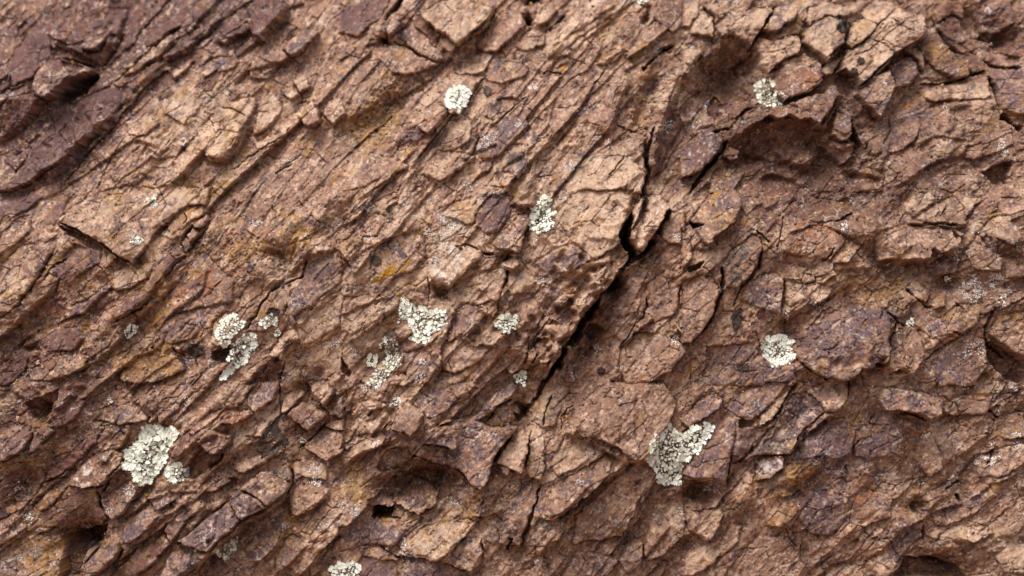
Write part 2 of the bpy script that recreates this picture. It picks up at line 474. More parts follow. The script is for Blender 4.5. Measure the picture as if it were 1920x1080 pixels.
B w .5 30 60 20 | 645,340
B t .5 240 180 30 | 1420,180
B v .5 60 40 60 | 1530,80
B v .4 60 90 20 | 870,60
B v .5 60 30 20 | 1200,210
B w .4 60 30 20 | 1180,480
B g .5 60 50 0 | 850,540
B d .3 70 50 20 | 300,110
B v .4 60 40 20 | 300,310
B p .5 300 160 30 | 1750,900
B p .4 200 120 45 | 1250,780
B t .4 200 100 40 | 200,420
B v .35 100 60 45 | 1120,560
B r .4 60 40 20 | 1300,540
B w .3 60 60 0 | 220,700
B o .3 60 40 40 | 470,170
@21
S 19 .06 .05 o/t | 50,150 130,50 200,-10 320,-10 330,80 280,170 130,300 80,250 70,210
F -22 0 0 b | 40,170 110,185 60,210
S 17 .06 .08 p | -10,200 40,270 50,360 -10,440
F -24 0 0 b | 20,430 110,390 90,430 30,450
S 17 .05 .05 p | -10,500 100,460 170,490 200,560 170,660 110,780 40,850 -10,840
S 12 .08 .05 g/d | 210,420 260,330 380,240 430,260 430,330 390,440 340,500 300,540 230,530
S 15 .05 .05 p/v | 320,600 370,500 460,460 530,460 565,500 555,600 540,680 480,660 400,640
S 11 .04 .08 p/r | 530,340 580,130 680,140 760,180 840,200 900,280 860,330 820,390 700,370
S 17 .02 .1 p/t | 1060,260 1100,220 1240,190 1530,190 1580,240 1540,310 1440,350 1400,320 1380,380 1220,380 1100,390 1080,340
F -2 0 -.3 b | 1500,210 1550,200 1580,260 1540,280
S 17 .05 .1 p/t | 1680,220 1740,140 1830,130 1880,200 1900,260 1840,300
s -8 0 -.35 b | 1680,232 1840,306 1930,335 1930,400 1820,380 1740,310
S 11 .03 .1 p/t | 1290,150 1420,60 1600,10 1700,40 1640,80 1600,140 1600,185 1500,180 1400,175
S 9 .05 .08 v/p | 1380,430 1540,320 1560,380 1540,460 1420,470
S 9 .05 .08 p | 1370,640 1380,560 1480,560 1480,640 1420,660
S 17 .01 .02 p/v | 650,960 640,900 670,860 690,780 760,740 790,680 900,660 950,630 1060,650 1130,665 1160,760 1130,820 1155,880 1120,970 1080,945 1030,990 985,985 960,1030 880,1065 820,1040 790,1055 720,1000
S 14 .02 .05 p/b | 1158,880 1158,830 1200,730 1300,760 1340,830 1340,940 1290,990 1230,1030 1180,1000 1130,970
F -26 0 0 b | 1720,830 1760,850 1930,950 1930,1090 1820,1050 1730,950
S 15 .03 .06 t/o | 1720,790 1770,700 1880,670 1930,680 1930,940 1850,900 1780,840
S 10 .05 .06 t/p | 690,500 740,510 840,540 800,640 740,620 690,560
S 11 .05 .06 p/t | 575,500 670,520 680,600 600,650 570,620
S 8 .05 .05 t/o | 560,400 700,420 740,500 680,510 570,490
S 9 .05 .05 v/p | 130,870 380,850 440,920 560,1000 620,960 640,1090 130,1090
F -4 0 -.3 m/d | 390,930 450,890 450,920 400,950
S 9 .04 .06 p/v | 1280,640 1340,590 1400,700 1460,720 1480,800 1380,820 1300,740
S 9 .05 .06 t/o | 1480,700 1560,620 1680,640 1660,740 1560,800 1490,780
S 8 .04 .06 p/t | 840,400 1000,390 1060,420 1000,470 880,490 830,440
S 9 .04 .06 p/v | 1380,930 1520,840 1560,800 1640,820 1700,830 1720,960 1640,1085 1440,1085
S 9 .05 .06 p/t | 1260,540 1300,480 1390,560 1360,630
S 8 .05 .06 p/t | 1600,340 1660,230 1740,320 1800,380 1790,440 1640,430
S 8 .05 .06 b/p | 600,60 720,20 900,60 960,120 860,160 760,170 640,130
S 8 .05 .06 v/p | 1820,400 1930,420 1930,480 1830,480
S 9 .04 .06 p/t | 1290,-10 1400,-10 1420,50 1290,140 1240,90
S 9 .04 .06 p | 700,1010 800,1060 880,1070 860,1090 690,1090
S 8 .04 .06 p | 1000,1000 1090,965 1150,1000 1220,1040 1180,1090 1000,1090
L 14 40 12 | 1080,400 1180,370 1260,385 1380,382 1400,335 1440,355 1550,312
L 14 60 16 | 650,960 720,1005 800,1052 880,1062 960,1022 1010,982 1080,952 1130,972 1230,1032 1340,945
L 8 30 7 | 1390,180 1480,190 1600,190
L 9 40 7 | 1250,170 1400,190 1500,190
L 9 40 9 | 830,430 960,420 1060,430
L 8 40 7 | 640,700 720,640 830,580 930,510
L 8 40 7 | 1380,880 1500,790 1560,800
L 8 30 7 | 1740,480 1820,500 1920,470
L 9 40 8 | 60,310 130,310 280,190 340,90
L 8 40 8 | 560,230 760,170 960,260 1060,330
C 7 24 | 110,800 180,660 220,560 215,420
C 6 22 | 280,650 300,600 340,530 420,420 440,300
C 4 16 | 520,345 560,180 570,130
C 4 14 | 560,660 565,480
C 3 10 | 580,800 575,700
C 4 16 | 1150,885 1152,830 1200,735
C 4 14 | 1130,670 1210,730 1260,752
C 4 12 | 1350,945 1430,890 1520,830
C 6 22 | 1700,820 1715,740 1760,640
C 5 18 | 1700,810 1740,860 1850,950
C 4 14 | 1260,540 1310,590 1360,640 1420,650
C 4 12 | 1560,800 1510,780
C 3 10 | 740,520 740,480 690,450
C 3 10 | 780,400 830,350 840,310
C 5 18 | 650,950 720,1005 810,1060
C 3 10 | 1530,620 1590,660
C 3 12 | 1440,150 1480,90
C 4 14 | 400,220 440,250 500,300
H -16 280 70 10 | 800,90
H 12 240 170 0 | 920,820
H -22 22 16 0 | 1100,968
H -20 30 14 20 | 1210,1005
H -16 70 30 0 | 1500,510
H -12 120 60 -30 | 1050,330
H -14 80 60 30 | 620,760
B v .6 130 90 40 | 860,780
B v .4 120 60 0 | 1010,700
B o .5 220 90 20 | 1080,580
B o .4 90 60 0 | 1020,740
B v .5 50 60 0 | 480,580
B v .5 70 30 20 | 1450,420
B v .5 40 60 0 | 1440,980
B v .5 60 60 20 | 230,40
B b .45 500 110 8 | 750,80
B r .3 160 100 0 | 660,190
B r .3 120 80 0 | 250,940
B d .5 40 90 20 | 270,430
B t .3 160 100 20 | 680,450
B v .3 60 60 0 | 1700,330
B o .3 100 60 0 | 1540,680
B t .3 300 120 10 | 1400,130
B g .3 60 60 0 | 1860,600
B r .25 60 60 0 | 970,710
@02
F -12 0 -.1 b | 150,100 330,30 330,100 280,160 280,230 200,210
S 9 .05 .06 m/b | 290,150 400,60 480,100 450,170 370,240 290,235
S 15 .08 .08 v/p | 10,400 60,320 150,240 180,250 180,300 150,360 60,420 20,430
S 11 .08 .08 m/t | 170,380 190,280 240,220 310,260 250,320 200,380
S 15 .06 .1 t/w | 380,560 430,480 540,390 640,370 700,390 690,470 600,560 480,580 390,600
S 11 .06 .1 t/p | 540,200 600,150 740,100 820,170 840,200 680,230 640,220
S 9 .02 -.08 b/o | 370,580 480,585 600,570 550,640 560,680 600,760 500,840 240,810 100,780 200,680
S 15 .05 0 g/d | 560,660 650,600 730,540 780,600 740,660 700,730 640,770 580,720
F -14 .1 -.1 m/b | 1010,500 1050,470 1130,340 1180,370 1240,400 1190,470 1100,540 1020,520
S 22 .06 .08 m/p | 1130,310 1200,250 1310,290 1290,330 1230,390 1180,370
S 15 .06 .08 r/p | 1220,180 1280,130 1420,150 1430,170 1340,210 1300,220 1200,210
S 16 .06 .08 v/r | 1390,60 1460,-10 1570,-10 1540,90 1440,150 1400,120
S 12 .06 .08 t | 1380,290 1500,180 1570,120 1570,180 1480,290 1440,290
S 14 .08 .05 o/g | 1580,170 1600,60 1690,20 1700,60 1620,160
S 19 .04 .06 m/p | 1610,180 1700,100 1840,170 1740,270 1640,190
s -2 .05 -.2 b/d | 1570,190 1610,184 1640,194 1740,276 1735,300 1680,330 1600,290
S 17 .04 .06 p | 1690,350 1760,270 1830,250 1930,270 1930,380 1850,430 1720,370
S 15 .04 .06 p/t | 1790,240 1830,200 1930,200 1930,260 1830,245
S 19 .05 .06 p/t | 1720,-10 1850,-10 1880,60 1830,120 1760,60
S 14 .05 .06 p/v | 1850,170 1930,60 1930,195 1860,185
S 13 .04 .1 t | 1290,470 1330,440 1460,400 1590,340 1600,380 1450,460 1380,500
S 21 .05 .06 p/v | 1360,580 1480,490 1540,500 1630,560 1620,600 1530,670 1440,620
S 19 .05 .06 v/d | 1300,620 1360,595 1440,625 1520,672 1380,750 1350,730 1310,670
S 19 .05 .06 v/p | 1020,880 1180,740 1300,660 1350,740 1370,760 1230,880 1190,920 1080,900
S 17 .05 .06 v/p | 900,1090 960,960 1080,905 1190,930 1120,1040 1060,1090
S 12 .06 .05 m | 930,820 960,760 1080,640 1140,650 1150,690 1040,770 1010,850 970,890
S 13 .06 .06 v/p | 690,860 710,770 780,710 860,700 900,740 830,830 740,890
S 11 .06 .05 m/o | 610,1090 770,930 830,910 920,840 960,900 880,990 760,1090
S 19 .06 .06 v/p | 480,1020 560,920 680,880 690,930 620,1000 580,1050 500,1090
S 16 .06 .06 p | 470,960 540,920 480,1015 465,1000
S 13 .08 .08 v | 830,640 950,600 990,640 900,710 870,690
S 13 .04 .06 g/o | -10,1090 -10,950 80,880 150,820 200,850 330,860 350,920 340,1090
F -28 0 0 b | 345,865 600,790 540,900 470,950 440,1090 350,1090
S 11 .06 .06 v/r | 1380,910 1480,790 1590,710 1610,760 1560,900 1480,980 1400,990
S 13 .06 .06 v | 1560,1000 1570,890 1660,840 1730,900 1650,1000 1560,1060
S 9 .06 .06 v/m | 1150,1060 1220,990 1290,1050 1200,1090
S 9 .06 .06 p | 1650,600 1700,540 1800,550 1850,600 1760,700 1640,760 1620,660
S 9 .05 .06 t/m | 60,640 160,500 220,480 240,540 190,620 100,730
S 9 .05 .06 o/t | 180,690 250,600 370,580 300,680 220,720
S 8 .05 .06 m/o | 240,540 250,500 340,440 420,370 480,300 560,260 540,330 440,430 350,520
S 8 .05 .06 m/t | -10,560 80,440 160,430 120,560 40,660 -10,700
S 12 .05 .06 m/p | 960,410 1010,300 1080,250 1100,300 1030,400
S 12 .05 .06 t/r | 1070,270 1190,150 1260,130 1200,210 1100,280
S 11 .05 .06 p/t | 880,170 940,100 1010,10 1080,-10 1090,40 1000,140 900,230
S 10 .05 .06 p/t | 1130,560 1250,500 1300,540 1220,600 1140,600
S 12 .05 .06 p/v | 1500,420 1540,400 1620,430 1640,540 1600,550 1510,490
S 10 .05 .06 p/t | 1640,440 1760,420 1840,450 1840,540 1700,530 1650,540
L 11 40 10 | 0,850 100,760 200,630 280,570 370,500
L 24 60 14 | 980,1090 1200,935 1380,775 1540,685 1640,610
L 9 40 8 | 950,450 1100,330 1250,260 1350,200
L 8 40 8 | 1140,540 1280,420 1400,330 1560,300
L 9 40 8 | 700,760 840,640 960,600 1140,600
L 7 30 6 | 600,1060 760,900 930,740 1140,620
L 8 30 6 | 1000,900 1140,740 1300,640
L 9 40 10 | 1390,1000 1500,970 1590,860 1620,740
L 8 40 8 | 1640,760 1760,700 1860,600
L 10 50 14 | 300,160 420,40 480,-10
L 7 40 6 | 560,460 680,350 740,240
C 7 26 | 540,600 565,690 590,720
C 4 16 | 560,630 640,500 690,450 720,360
C 8 30 | 1180,490 1220,450 1260,390
C 5 20 | 830,220 840,180
C 5 16 | 620,1040 700,915
C 4 16 | 470,1040 545,925
C 3 8 | 1360,590 1440,620 1520,672
C 3 8 | 1300,670 1360,750
C 4 14 | 1640,470 1640,560 1610,640
C 4 14 | 1570,-10 1575,180
C 4 14 | 980,890 1090,900
C 3 10 | 1790,120 1850,170 1930,200
C 4 14 | 250,560 380,480
C 5 18 | 1680,370 1800,260 1840,200
H -22 60 40 40 | 240,150
H -14 120 50 40 | 1760,-20
H -20 90 50 -20 | 500,880
H -12 60 120 30 | 100,120
B o .35 200 160 40 | 220,480
B o .4 120 100 40 | 200,950
B g .3 120 90 0 | 80,1000
B o .4 100 60 0 | 350,1050
B b .4 260 120 40 | 250,140
B b .5 180 90 0 | 420,760
B v .5 60 60 30 | 1380,680
B v .5 100 60 40 | 1220,800
B v .4 60 50 0 | 760,840
B w .5 20 50 -30 | 1200,820
B w .5 30 12 20 | 1350,680
B w .4 30 20 20 | 490,480
B w .4 30 20 20 | 80,370
B r .3 120 80 40 | 1320,170
B g .4 50 40 0 | 770,60
B o .35 160 100 40 | 1750,800
B o .5 60 60 30 | 700,1000
B b .3 500 300 40 | 200,300
@12
S 27 .05 .06 m/p | 290,250 330,140 390,110 470,170 450,220 400,280 360,260
s -6 0 -.6 b | 285,262 360,272 400,292 450,232 440,282 400,325 280,300
S 12 .05 .08 t/p | 60,410 90,330 230,260 260,290 240,340 150,380
S 10 .08 .08 p | -10,360 60,300 80,330 40,370
S 10 .06 .06 p/t | 80,290 100,220 200,200 260,150 280,200 230,255
S -8 0 -.02 g/b | 200,470 240,370 380,350 400,400 360,470 240,500
S 25 .04 .06 p/v | 410,380 480,260 600,200 760,200 820,240 990,240 980,270 900,350 850,430 830,530 790,580 740,560 660,470 540,440 430,400
s -6 0 -.4 b/m | 370,412 430,406 540,450 660,484 740,572 700,597 540,592 500,520 400,470
S 18 .05 .05 t/p | 870,440 960,290 1030,260 1060,310 1040,400 1010,500 960,470
s 14 0 -.2 b/t | 868,454 950,474 970,500 940,530 890,510
S 10 .03 .05 t/p | 1070,250 1110,240 1140,300 1140,480 1120,530 1060,530 1030,480 1050,380
S 5 .05 .03 g/b | 1080,120 1180,50 1240,120 1200,230 1130,250 1060,200
S 13 .05 .03 p/v | 880,900 900,760 960,640 1040,560 1120,540 1090,660 1040,780 1000,910
S 19 .02 .05 p | 1260,270 1320,120 1500,-10 1800,-10 1880,100 1850,200 1780,290 1720,420 1640,420 1540,340 1420,300 1300,280
S 15 .05 .05 p/v | 1130,720 1200,560 1330,480 1500,380 1550,420 1550,480 1470,530 1380,620 1270,690 1170,740
S 11 .03 .04 p | 1320,740 1500,560 1640,450 1740,430 1740,520 1680,620 1640,740 1580,850 1420,880 1300,900
F -6 0 -.2 b | 1620,540 1750,490 1720,560 1660,590
S 10 .05 .05 o/t | 1240,760 1330,670 1360,690 1300,750
F -70 0 0 d/b | 165,760 180,690 230,670 300,690 280,740 340,755 260,752
S 13 .05 .08 p | 150,650 250,620 310,680 290,690 180,685 150,680
S 17 .04 .06 p/m | 290,660 420,540 480,560 550,610 520,680 440,730 380,710
S 11 .03 .06 t/o | 350,900 450,800 590,770 720,750 770,770 700,850 530,970 380,930
S 13 .03 .06 t/v | 550,980 690,860 760,860 800,920 790,990 730,1050 640,1000
S 9 .03 .06 v/p | 330,1090 370,940 520,985 640,1015 730,1060 740,1090
S 11 .03 .06 p | 100,930 200,900 330,955 320,985 200,980
S 10 .04 .05 p/v | 1240,1090 1330,940 1460,960 1560,1000 1500,1090
S 10 .03 .05 p/t | 1700,900 1790,660 1860,600 1930,620 1930,860 1820,960 1720,1000
S 9 .03 .05 v/p | -10,800 100,770 160,790 330,780 360,820 300,900 120,900 -10,940
S 8 .03 .05 v/m | 60,1085 120,960 300,990 320,1085
S 10 .05 .06 p/t | 100,100 230,90 260,120 160,150
S 10 .05 .06 p/v | 420,100 560,20 700,-10 720,60 600,140 490,190
S 10 .05 .06 v/r | 520,240 640,200 760,170 860,60 960,-10 1000,20 860,150 780,195
S 9 .05 .06 p/t | 700,690 790,720 830,650 880,590 900,700 820,740 740,740
S 9 .05 .05 p/t | 1180,440 1260,280 1400,320 1440,380 1330,460 1220,520
S 8 .04 .05 p/v | 820,800 880,780 880,880 850,900 790,860
S 9 .04 .05 g/p | 1060,900 1100,740 1180,760 1260,780 1240,860 1140,900
S 9 .04 .05 p/v | 1560,1000 1640,880 1700,900 1700,1010 1620,1080
L 14 40 10 | 0,460 120,375 260,325 340,290
L 14 50 9 | 465,330 520,335 600,350 665,362
L 11 60 12 | 1240,272 1420,312 1540,390 1600,430 1700,432 1750,380
L 15 50 10 | 1150,755 1290,700 1390,612 1480,535 1575,470
L 9 50 8 | 1580,865 1690,660 1750,540
L 10 40 8 | 200,890 330,950 530,977 640,882 720,830
L 9 50 8 | 1650,1070 1720,960 1790,860 1860,780
L 9 40 9 | 700,740 790,725 880,600
L 8 40 7 | 540,990 640,1010 740,1060
L 9 40 8 | 820,180 900,110 1000,20
L 8 30 7 | 740,1000 820,900
L 8 40 7 | 640,80 760,0
L 8 40 8 | 160,290 260,170 300,90
L 7 40 7 | 1100,960 1240,860 1320,760
C 8 26 | 856,440 900,360 960,300
C 9 26 | 960,150 1000,200 1040,150 1070,110
C 8 26 | 1010,935 1060,760 1100,640 1130,560
C 8 26 | 300,955 330,970
C 5 18 | 465,335 530,337 620,353
C 4 14 | 820,210 870,140 960,80
C 6 20 | 1290,720 1390,622 1480,540
C 4 14 | 1030,480 1050,380 1070,260
C 4 16 | 260,330 300,290
C 6 20 | 930,940 960,870 930,860
C 4 12 | 1130,240 1150,160 1180,60
C 4 12 | 330,960 530,980 620,1010 720,1060
C 3 10 | 1240,260 1240,180 1300,110
C 4 16 | 790,870 800,930
C 4 14 | 220,900 290,950
H -16 140 60 20 | 300,560
H -20 50 50 0 | 560,540
H -26 30 40 20 | 1010,140
H -12 60 120 20 | 1000,980
H -10 120 60 -20 | 600,640
B b .4 260 120 20 | 420,480
B g .4 140 60 20 | 290,440
B p .5 260 200 40 | 1560,200
B t .3 160 110 20 | 560,860
B o .35 160 80 20 | 620,700
B v .4 100 60 20 | 640,330
B w .5 40 60 10 | 1110,330
B g .4 70 60 0 | 1440,680
B v .4 120 50 50 | 1500,830
B o .5 60 40 0 | 1290,720
B t .35 120 90 20 | 1100,120
B v .4 80 60 0 | 250,850
B o .35 120 50 0 | 100,560
B r .4 80 30 20 | 560,240
B g .4 90 60 0 | 700,420
B v .3 60 60 0 | 500,60
B p .4 200 160 40 | 1500,640
@22
S 17 .04 .04 v/p | -10,510 60,420 150,250 200,200 300,180 290,260 260,420 240,560 160,540 80,530 -10,500
s 10 -.15 0 b/v | 302,182 410,230 400,320 300,440 250,540 265,420 292,330
F -8 0 -.1 b | 310,190 400,212 380,240 310,240
F -10 0 -.2 b | -10,520 230,570 200,620 140,680 -10,640
S 15 .05 .06 p/v | -10,210 80,90 180,60 220,90 210,130 120,190 30,240
S 11 .05 .05 p/t | 430,250 430,180 520,100 640,-10 620,50 540,140 500,210
S 10 .05 .05 p/v | 220,120 320,50 480,-10 600,-10 520,90 420,170 380,210 300,170
S 15 .03 .04 g/v | 320,440 420,340 560,160 620,60 700,60 790,150 720,210 640,300 600,390 480,400 400,400
S 15 .03 .05 t/g | 690,40 780,-10 930,-10 920,60 850,150 790,155
S 15 .05 .06 v/w | 410,460 450,410 570,400 560,470 480,530 410,540
S 11 .06 .06 p | 320,520 350,480 400,510 380,560 340,550
S 19 .02 .06 p/v | 1080,70 1130,20 1280,30 1440,80 1420,170 1370,190 1300,160 1200,140 1120,150
S 5 .02 .02 p/v | 1050,220 1065,155 1190,155 1290,185 1390,210 1390,260 1320,280 1260,240
S 13 .05 .06 t/g | 30,800 50,720 200,690 230,730 170,860 130,880 40,830
S 11 .03 .05 t/p | 1420,880 1500,800 1560,780 1680,850 1640,880 1530,870
F -26 0 0 b | 1190,1090 1250,970 1400,980 1560,1030 1600,1090
S 9 .03 .04 p | 220,1090 330,950 440,860 560,850 620,930 700,1030 650,1090
S 9 .03 .04 v/o | 660,420 690,300 780,210 900,180 960,260 940,390 860,420 760,400
S 8 .03 .04 v/o | 970,410 980,320 1060,270 1200,290 1200,400 1060,420
S 9 .03 .04 p/t | 1300,420 1310,280 1400,270 1450,400 1460,480 1380,520
S 8 .03 .04 v/p | 660,640 780,600 900,620 920,760 840,860 720,840 640,760
S 8 .03 .04 p/r | 930,640 1060,600 1180,640 1160,740 1040,800 940,780
S 9 .03 .04 p/v | 1400,700 1560,640 1700,560 1760,620 1640,720 1480,800 1420,800
S 10 .03 .04 p/g | 1460,160 1480,100 1600,60 1740,70 1720,150 1640,170 1520,180
S 9 .03 .04 p | 1760,200 1840,160 1930,160 1930,300 1820,310 1740,280
S 9 .03 .04 p/t | 1700,800 1800,700 1930,640 1930,760 1840,860 1720,860
S 9 .03 .04 t/g | 1740,960 1830,900 1930,880 1930,1060 1800,1060
S 9 .03 .04 p/v | 1090,1000 1150,900 1300,820 1360,840 1260,930 1180,1040
S 9 .03 .04 t/p | 1640,420 1780,360 1930,340 1930,440 1760,520 1660,520
S 8 .03 .04 t/o | 20,960 140,900 220,860 280,780 330,800 300,900 160,1020 60,1090 0,1090
S 8 .03 .04 o/r | 440,640 540,560 640,640 640,720 560,800 480,800
L 8 40 7 | 300,450 400,345 520,190
L 13 40 10 | 600,400 640,330 700,275 790,185 870,150 930,80
L 14 30 10 | 1080,145 1190,148 1290,175 1360,205 1420,185 1450,105
L 10 50 9 | 1000,1010 1100,935 1250,800 1400,720 1580,650
L 10 40 9 | 1510,865 1600,882 1680,855 1750,825
L 12 40 12 | -10,520 100,535 240,565
L 9 40 9 | 540,640 620,620 700,600
L 8 40 8 | 130,890 230,770 260,700
L 7 40 6 | 560,860 660,700 760,610
L 8 40 7 | 1580,660 1720,560 1900,480
L 7 40 7 | 1350,560 1500,540 1640,400 1800,330
C 5 18 | 420,260 520,190 580,90 645,-10
C 4 14 | 930,60 935,-10
C 8 26 | 1200,150 1290,172 1370,205
C 5 18 | 265,455 330,430 400,340
C 8 28 | 1480,600 1520,570 1560,545
C 6 20 | 1540,620 1560,660
C 6 20 | 1720,140 1790,200
C 3 10 | 575,810 640,920
C 4 14 | 960,420 960,340 990,310
C 3 10 | 1050,230 1080,160
C 3 10 | 920,510 918,460
C 3 10 | 690,40 770,110 790,160
C 4 12 | 1700,460 1750,360
C 4 14 | 1350,880 1360,790
C 3 10 | 20,760 30,820 100,860
C 4 14 | 610,640 680,600
H -26 36 40 0 | 1320,690
H -14 60 40 0 | 80,610
H -14 160 60 20 | 700,600
H -14 120 40 -20 | 1450,1000
B v .55 70 70 20 | 750,330
B v .5 50 50 0 | 890,480
B v .5 90 80 0 | 790,720
B r .5 40 90 0 | 940,290
B r .5 60 40 0 | 660,700
B r .4 80 40 20 | 1020,610
B o .5 60 70 0 | 690,510
B w .45 60 30 -10 | 470,460
B w .5 14 60 10 | 240,300
B w .4 30 16 20 | 110,490
B w .4 40 20 -30 | 1250,240
B g .5 60 50 0 | 1440,180
B v .5 60 40 20 | 650,140
B g .4 130 60 40 | 520,300
B g .4 50 40 0 | 840,40
B v .5 80 50 30 | 1240,850
B t .3 200 100 20 | 1700,900
B p .4 200 120 20 | 450,960
B b .5 220 80 10 | 1400,1040
B v .4 260 160 10 | 900,400
B o .3 160 100 20 | 600,560
B r .4 40 40 0 | 1650,790
B w .4 40 30 0 | 1620,820
@11
B t .22 1000 560 40 | 700,400
@00
B m .28 900 420 40 | 400,250
@02
B b .25 900 420 40 | 300,400
B m .15 900 420 40 | 300,400
@21
B b .22 1000 900 0 | 1200,500
@20
B b .2 700 500 0 | 1500,700
@00
H -16 300 120 40 | 460,760
H -22 240 120 40 | 700,60
B b .3 500 260 40 | 300,200
@01
H -20 260 120 40 | 120,800
B o .2 500 300 40 | 1000,500
@11
H -14 50 240 -28 | 1400,800
H -22 40 120 -20 | 1720,330
@10
H -24 50 240 -25 | 1720,560
H -18 300 60 40 | 250,640
@20
H -20 80 260 -28 | 60,640
H -24 200 90 -30 | 1700,150
@02
H -18 260 100 40 | 180,560
H -24 160 80 30 | 420,880
@12
H -20 200 70 20 | 440,560
H -16 60 200 -20 | 1010,200
@22
H -18 200 60 20 | 60,640
H -18 90 200 -40 | 620,230
@00
L 17 60 16 | 2970,2310 3030,2220 3330,1740 3510,1480 3560,1290 3640,1000 3750,600 3930,250
B m .3 700 260 40 | 700,160

@00
C 14 36 | 2958,2340 3006,2268 3024,2226 3096,2106 3150,2040 3174,1950 3258,1872 3288,1800 3357,1731 3378,1656 3456,1620 3489,1521 3543,1470 3522,1365 3570,1260 3618,1185 3621,1050 3651,990 3633,870 3621,735
@20
L 12 40 12 | 380,890 450,850 520,880 620,900 760,965
L 10 40 10 | 440,990 520,960 600,985 720,1050
H -22 90 70 10 | 410,860
H 14 50 40 0 | 690,900
@00
L 13 110 20 | 4060,820 4180,735 4250,690 4310,700 4400,668 4470,690 4560,680 4590,740 4650,760 4680,820 4740,830 4800,800 4920,840
L 8 40 10 | 200,440 260,385 320,340 420,360 560,385
L 12 40 10 | 300,330 330,250 420,280 560,350 640,260 660,150 690,40
L 10 50 10 | 0,545 200,470
L 11 50 12 | 220,1010 390,900 480,780 600,690 690,600
L 14 40 8 | 880,330 960,330 1060,290 1110,240 1240,130
L 18 40 10 | 1420,235 1480,232 1560,140 1620,60
L 14 40 8 | 1200,240 1290,240 1420,165
L 14 40 8 | 680,440 780,400 900,330 1010,210
C 6 24 | 560,390 640,280 680,180
C 7 26 | 640,470 760,370 900,240 1040,150
B m .14 620 240 40 | 420,330
B b .12 500 260 40 | 200,500
@11
L 9 30 6 | 1190,1085 1300,925 1420,750 1500,650 1560,600
L 8 24 6 | 1260,1060 1340,940 1440,810 1520,740
L 8 30 6 | 1480,620 1600,470 1720,350 1800,280
@10
L 9 24 6 | 1790,700 1830,560 1900,420
L 8 24 6 | 1760,980 1840,820 1910,700
"""

# ------------------------------------------------------------------ noise
_rng = np.random.default_rng(11)
_PERM = _rng.permutation(1024).astype(np.int32)
_PERM2 = np.concatenate([_PERM, _PERM])
_GA = _rng.random(1024) * 2 * np.pi
_GX, _GY = np.cos(_GA).astype(np.float32), np.sin(_GA).astype(np.float32)
_R1 = _rng.random((1024, 6)).astype(np.float32)

def _hash(ix, iy, seed):
    return _PERM2[(_PERM2[(ix + seed * 131) & 1023] + iy * 7 + seed * 57) & 1023]

def perlin(x, y, seed=0):
    fx0, fy0 = np.floor(x), np.floor(y)
    ix, iy = fx0.astype(np.int32), fy0.astype(np.int32)
    fx, fy = (x - fx0).astype(np.float32), (y - fy0).astype(np.float32)
    u = fx * fx * fx * (fx * (fx * 6 - 15) + 10)
    v = fy * fy * fy * (fy * (fy * 6 - 15) + 10)
    def g(dx, dy):
        h = _hash(ix + dx, iy + dy, seed)
        return _GX[h] * (fx - dx) + _GY[h] * (fy - dy)
    a, b, c, d = g(0, 0), g(1, 0), g(0, 1), g(1, 1)
    return ((a + u * (b - a)) * (1 - v) + (c + u * (d - c)) * v) * 1.5

def fbm(x, y, seed=0, octaves=4, gain=0.5, lac=2.03):
    s = np.zeros(x.shape, np.float32); a = 1.0; t = 0.0
    for k in range(octaves):
        s += a * perlin(x, y, seed + k); t += a
        x, y, a = x * lac + 3.1, y * lac + 1.7, a * gain
    return s / t

def voronoi(x, y, seed=0, edges=False):
    """Nearest jittered seed: its hash, the offset from it and, if asked, the distance to the next cell's wall."""
    ix, iy = np.floor(x).astype(np.int32), np.floor(y).astype(np.int32)
    best = np.full(x.shape, 1e9, np.float32); sec = best.copy()
    hb = np.zeros(x.shape, np.int32); ox = np.zeros(x.shape, np.float32); oy = ox.copy()
    for dx in (-1, 0, 1):
        for dy in (-1, 0, 1):
            h = _hash(ix + dx, iy + dy, seed)
            ex = (x - (ix + dx + 0.08 + 0.84 * _R1[h, 0])).astype(np.float32)
            ey = (y - (iy + dy + 0.08 + 0.84 * _R1[h, 1])).astype(np.float32)
            d = ex * ex + ey * ey
            m = d < best
            if edges:
                sec = np.where(m, best, np.minimum(sec, d))
            best = np.where(m, d, best)
            hb = np.where(m, h, hb); ox = np.where(m, ex, ox); oy = np.where(m, ey, oy)
    if edges:
        return hb, ox, oy, np.sqrt(sec) - np.sqrt(best)
    return hb, ox, oy

def crags(x, y, seed=0):
    """Linear interpolation over a lattice of triangles: flat facets that meet in ridges and valleys."""
    k = (x + y) * 0.36602540
    i0, j0 = np.floor(x + k), np.floor(y + k)
    u, v = (x + k - i0).astype(np.float32), (y + k - j0).astype(np.float32)
    i, j = i0.astype(np.int32), j0.astype(np.int32)
    val = lambda di, dj: _R1[_hash(i + di, j + dj, seed), 2]
    a, d = val(0, 0), val(1, 1)
    b, c = val(1, 0), val(0, 1)
    lo = u > v
    return np.where(lo, a + (b - a) * (u - v) + (d - a) * v, a + (c - a) * (v - u) + (d - a) * u) - .5

def sstep(a, b, x):
    t = np.clip((x - a) / (b - a), 0, 1)
    return t * t * (3 - 2 * t)

# ------------------------------------------------------------------ reading the survey of the rock face
def P3(text, col, row):
    pts = [tuple(map(float, w.split(','))) for w in text.split()]
    return np.array([(col * 640 + u / 3.0, row * 360 + v / 3.0) for u, v in pts], np.float64)

FEAT = []
_c = _r = 0
for ln in SURVEY.strip().splitlines():
    ln = ln.strip()
    if not ln:
        continue
    if ln[0] == '@':
        _c, _r = int(ln[1]), int(ln[2]); continue
    head, tail = ln.split('|')
    hd = head.split()
    FEAT.append((hd[0], hd[1:], P3(tail, _c, _r)))

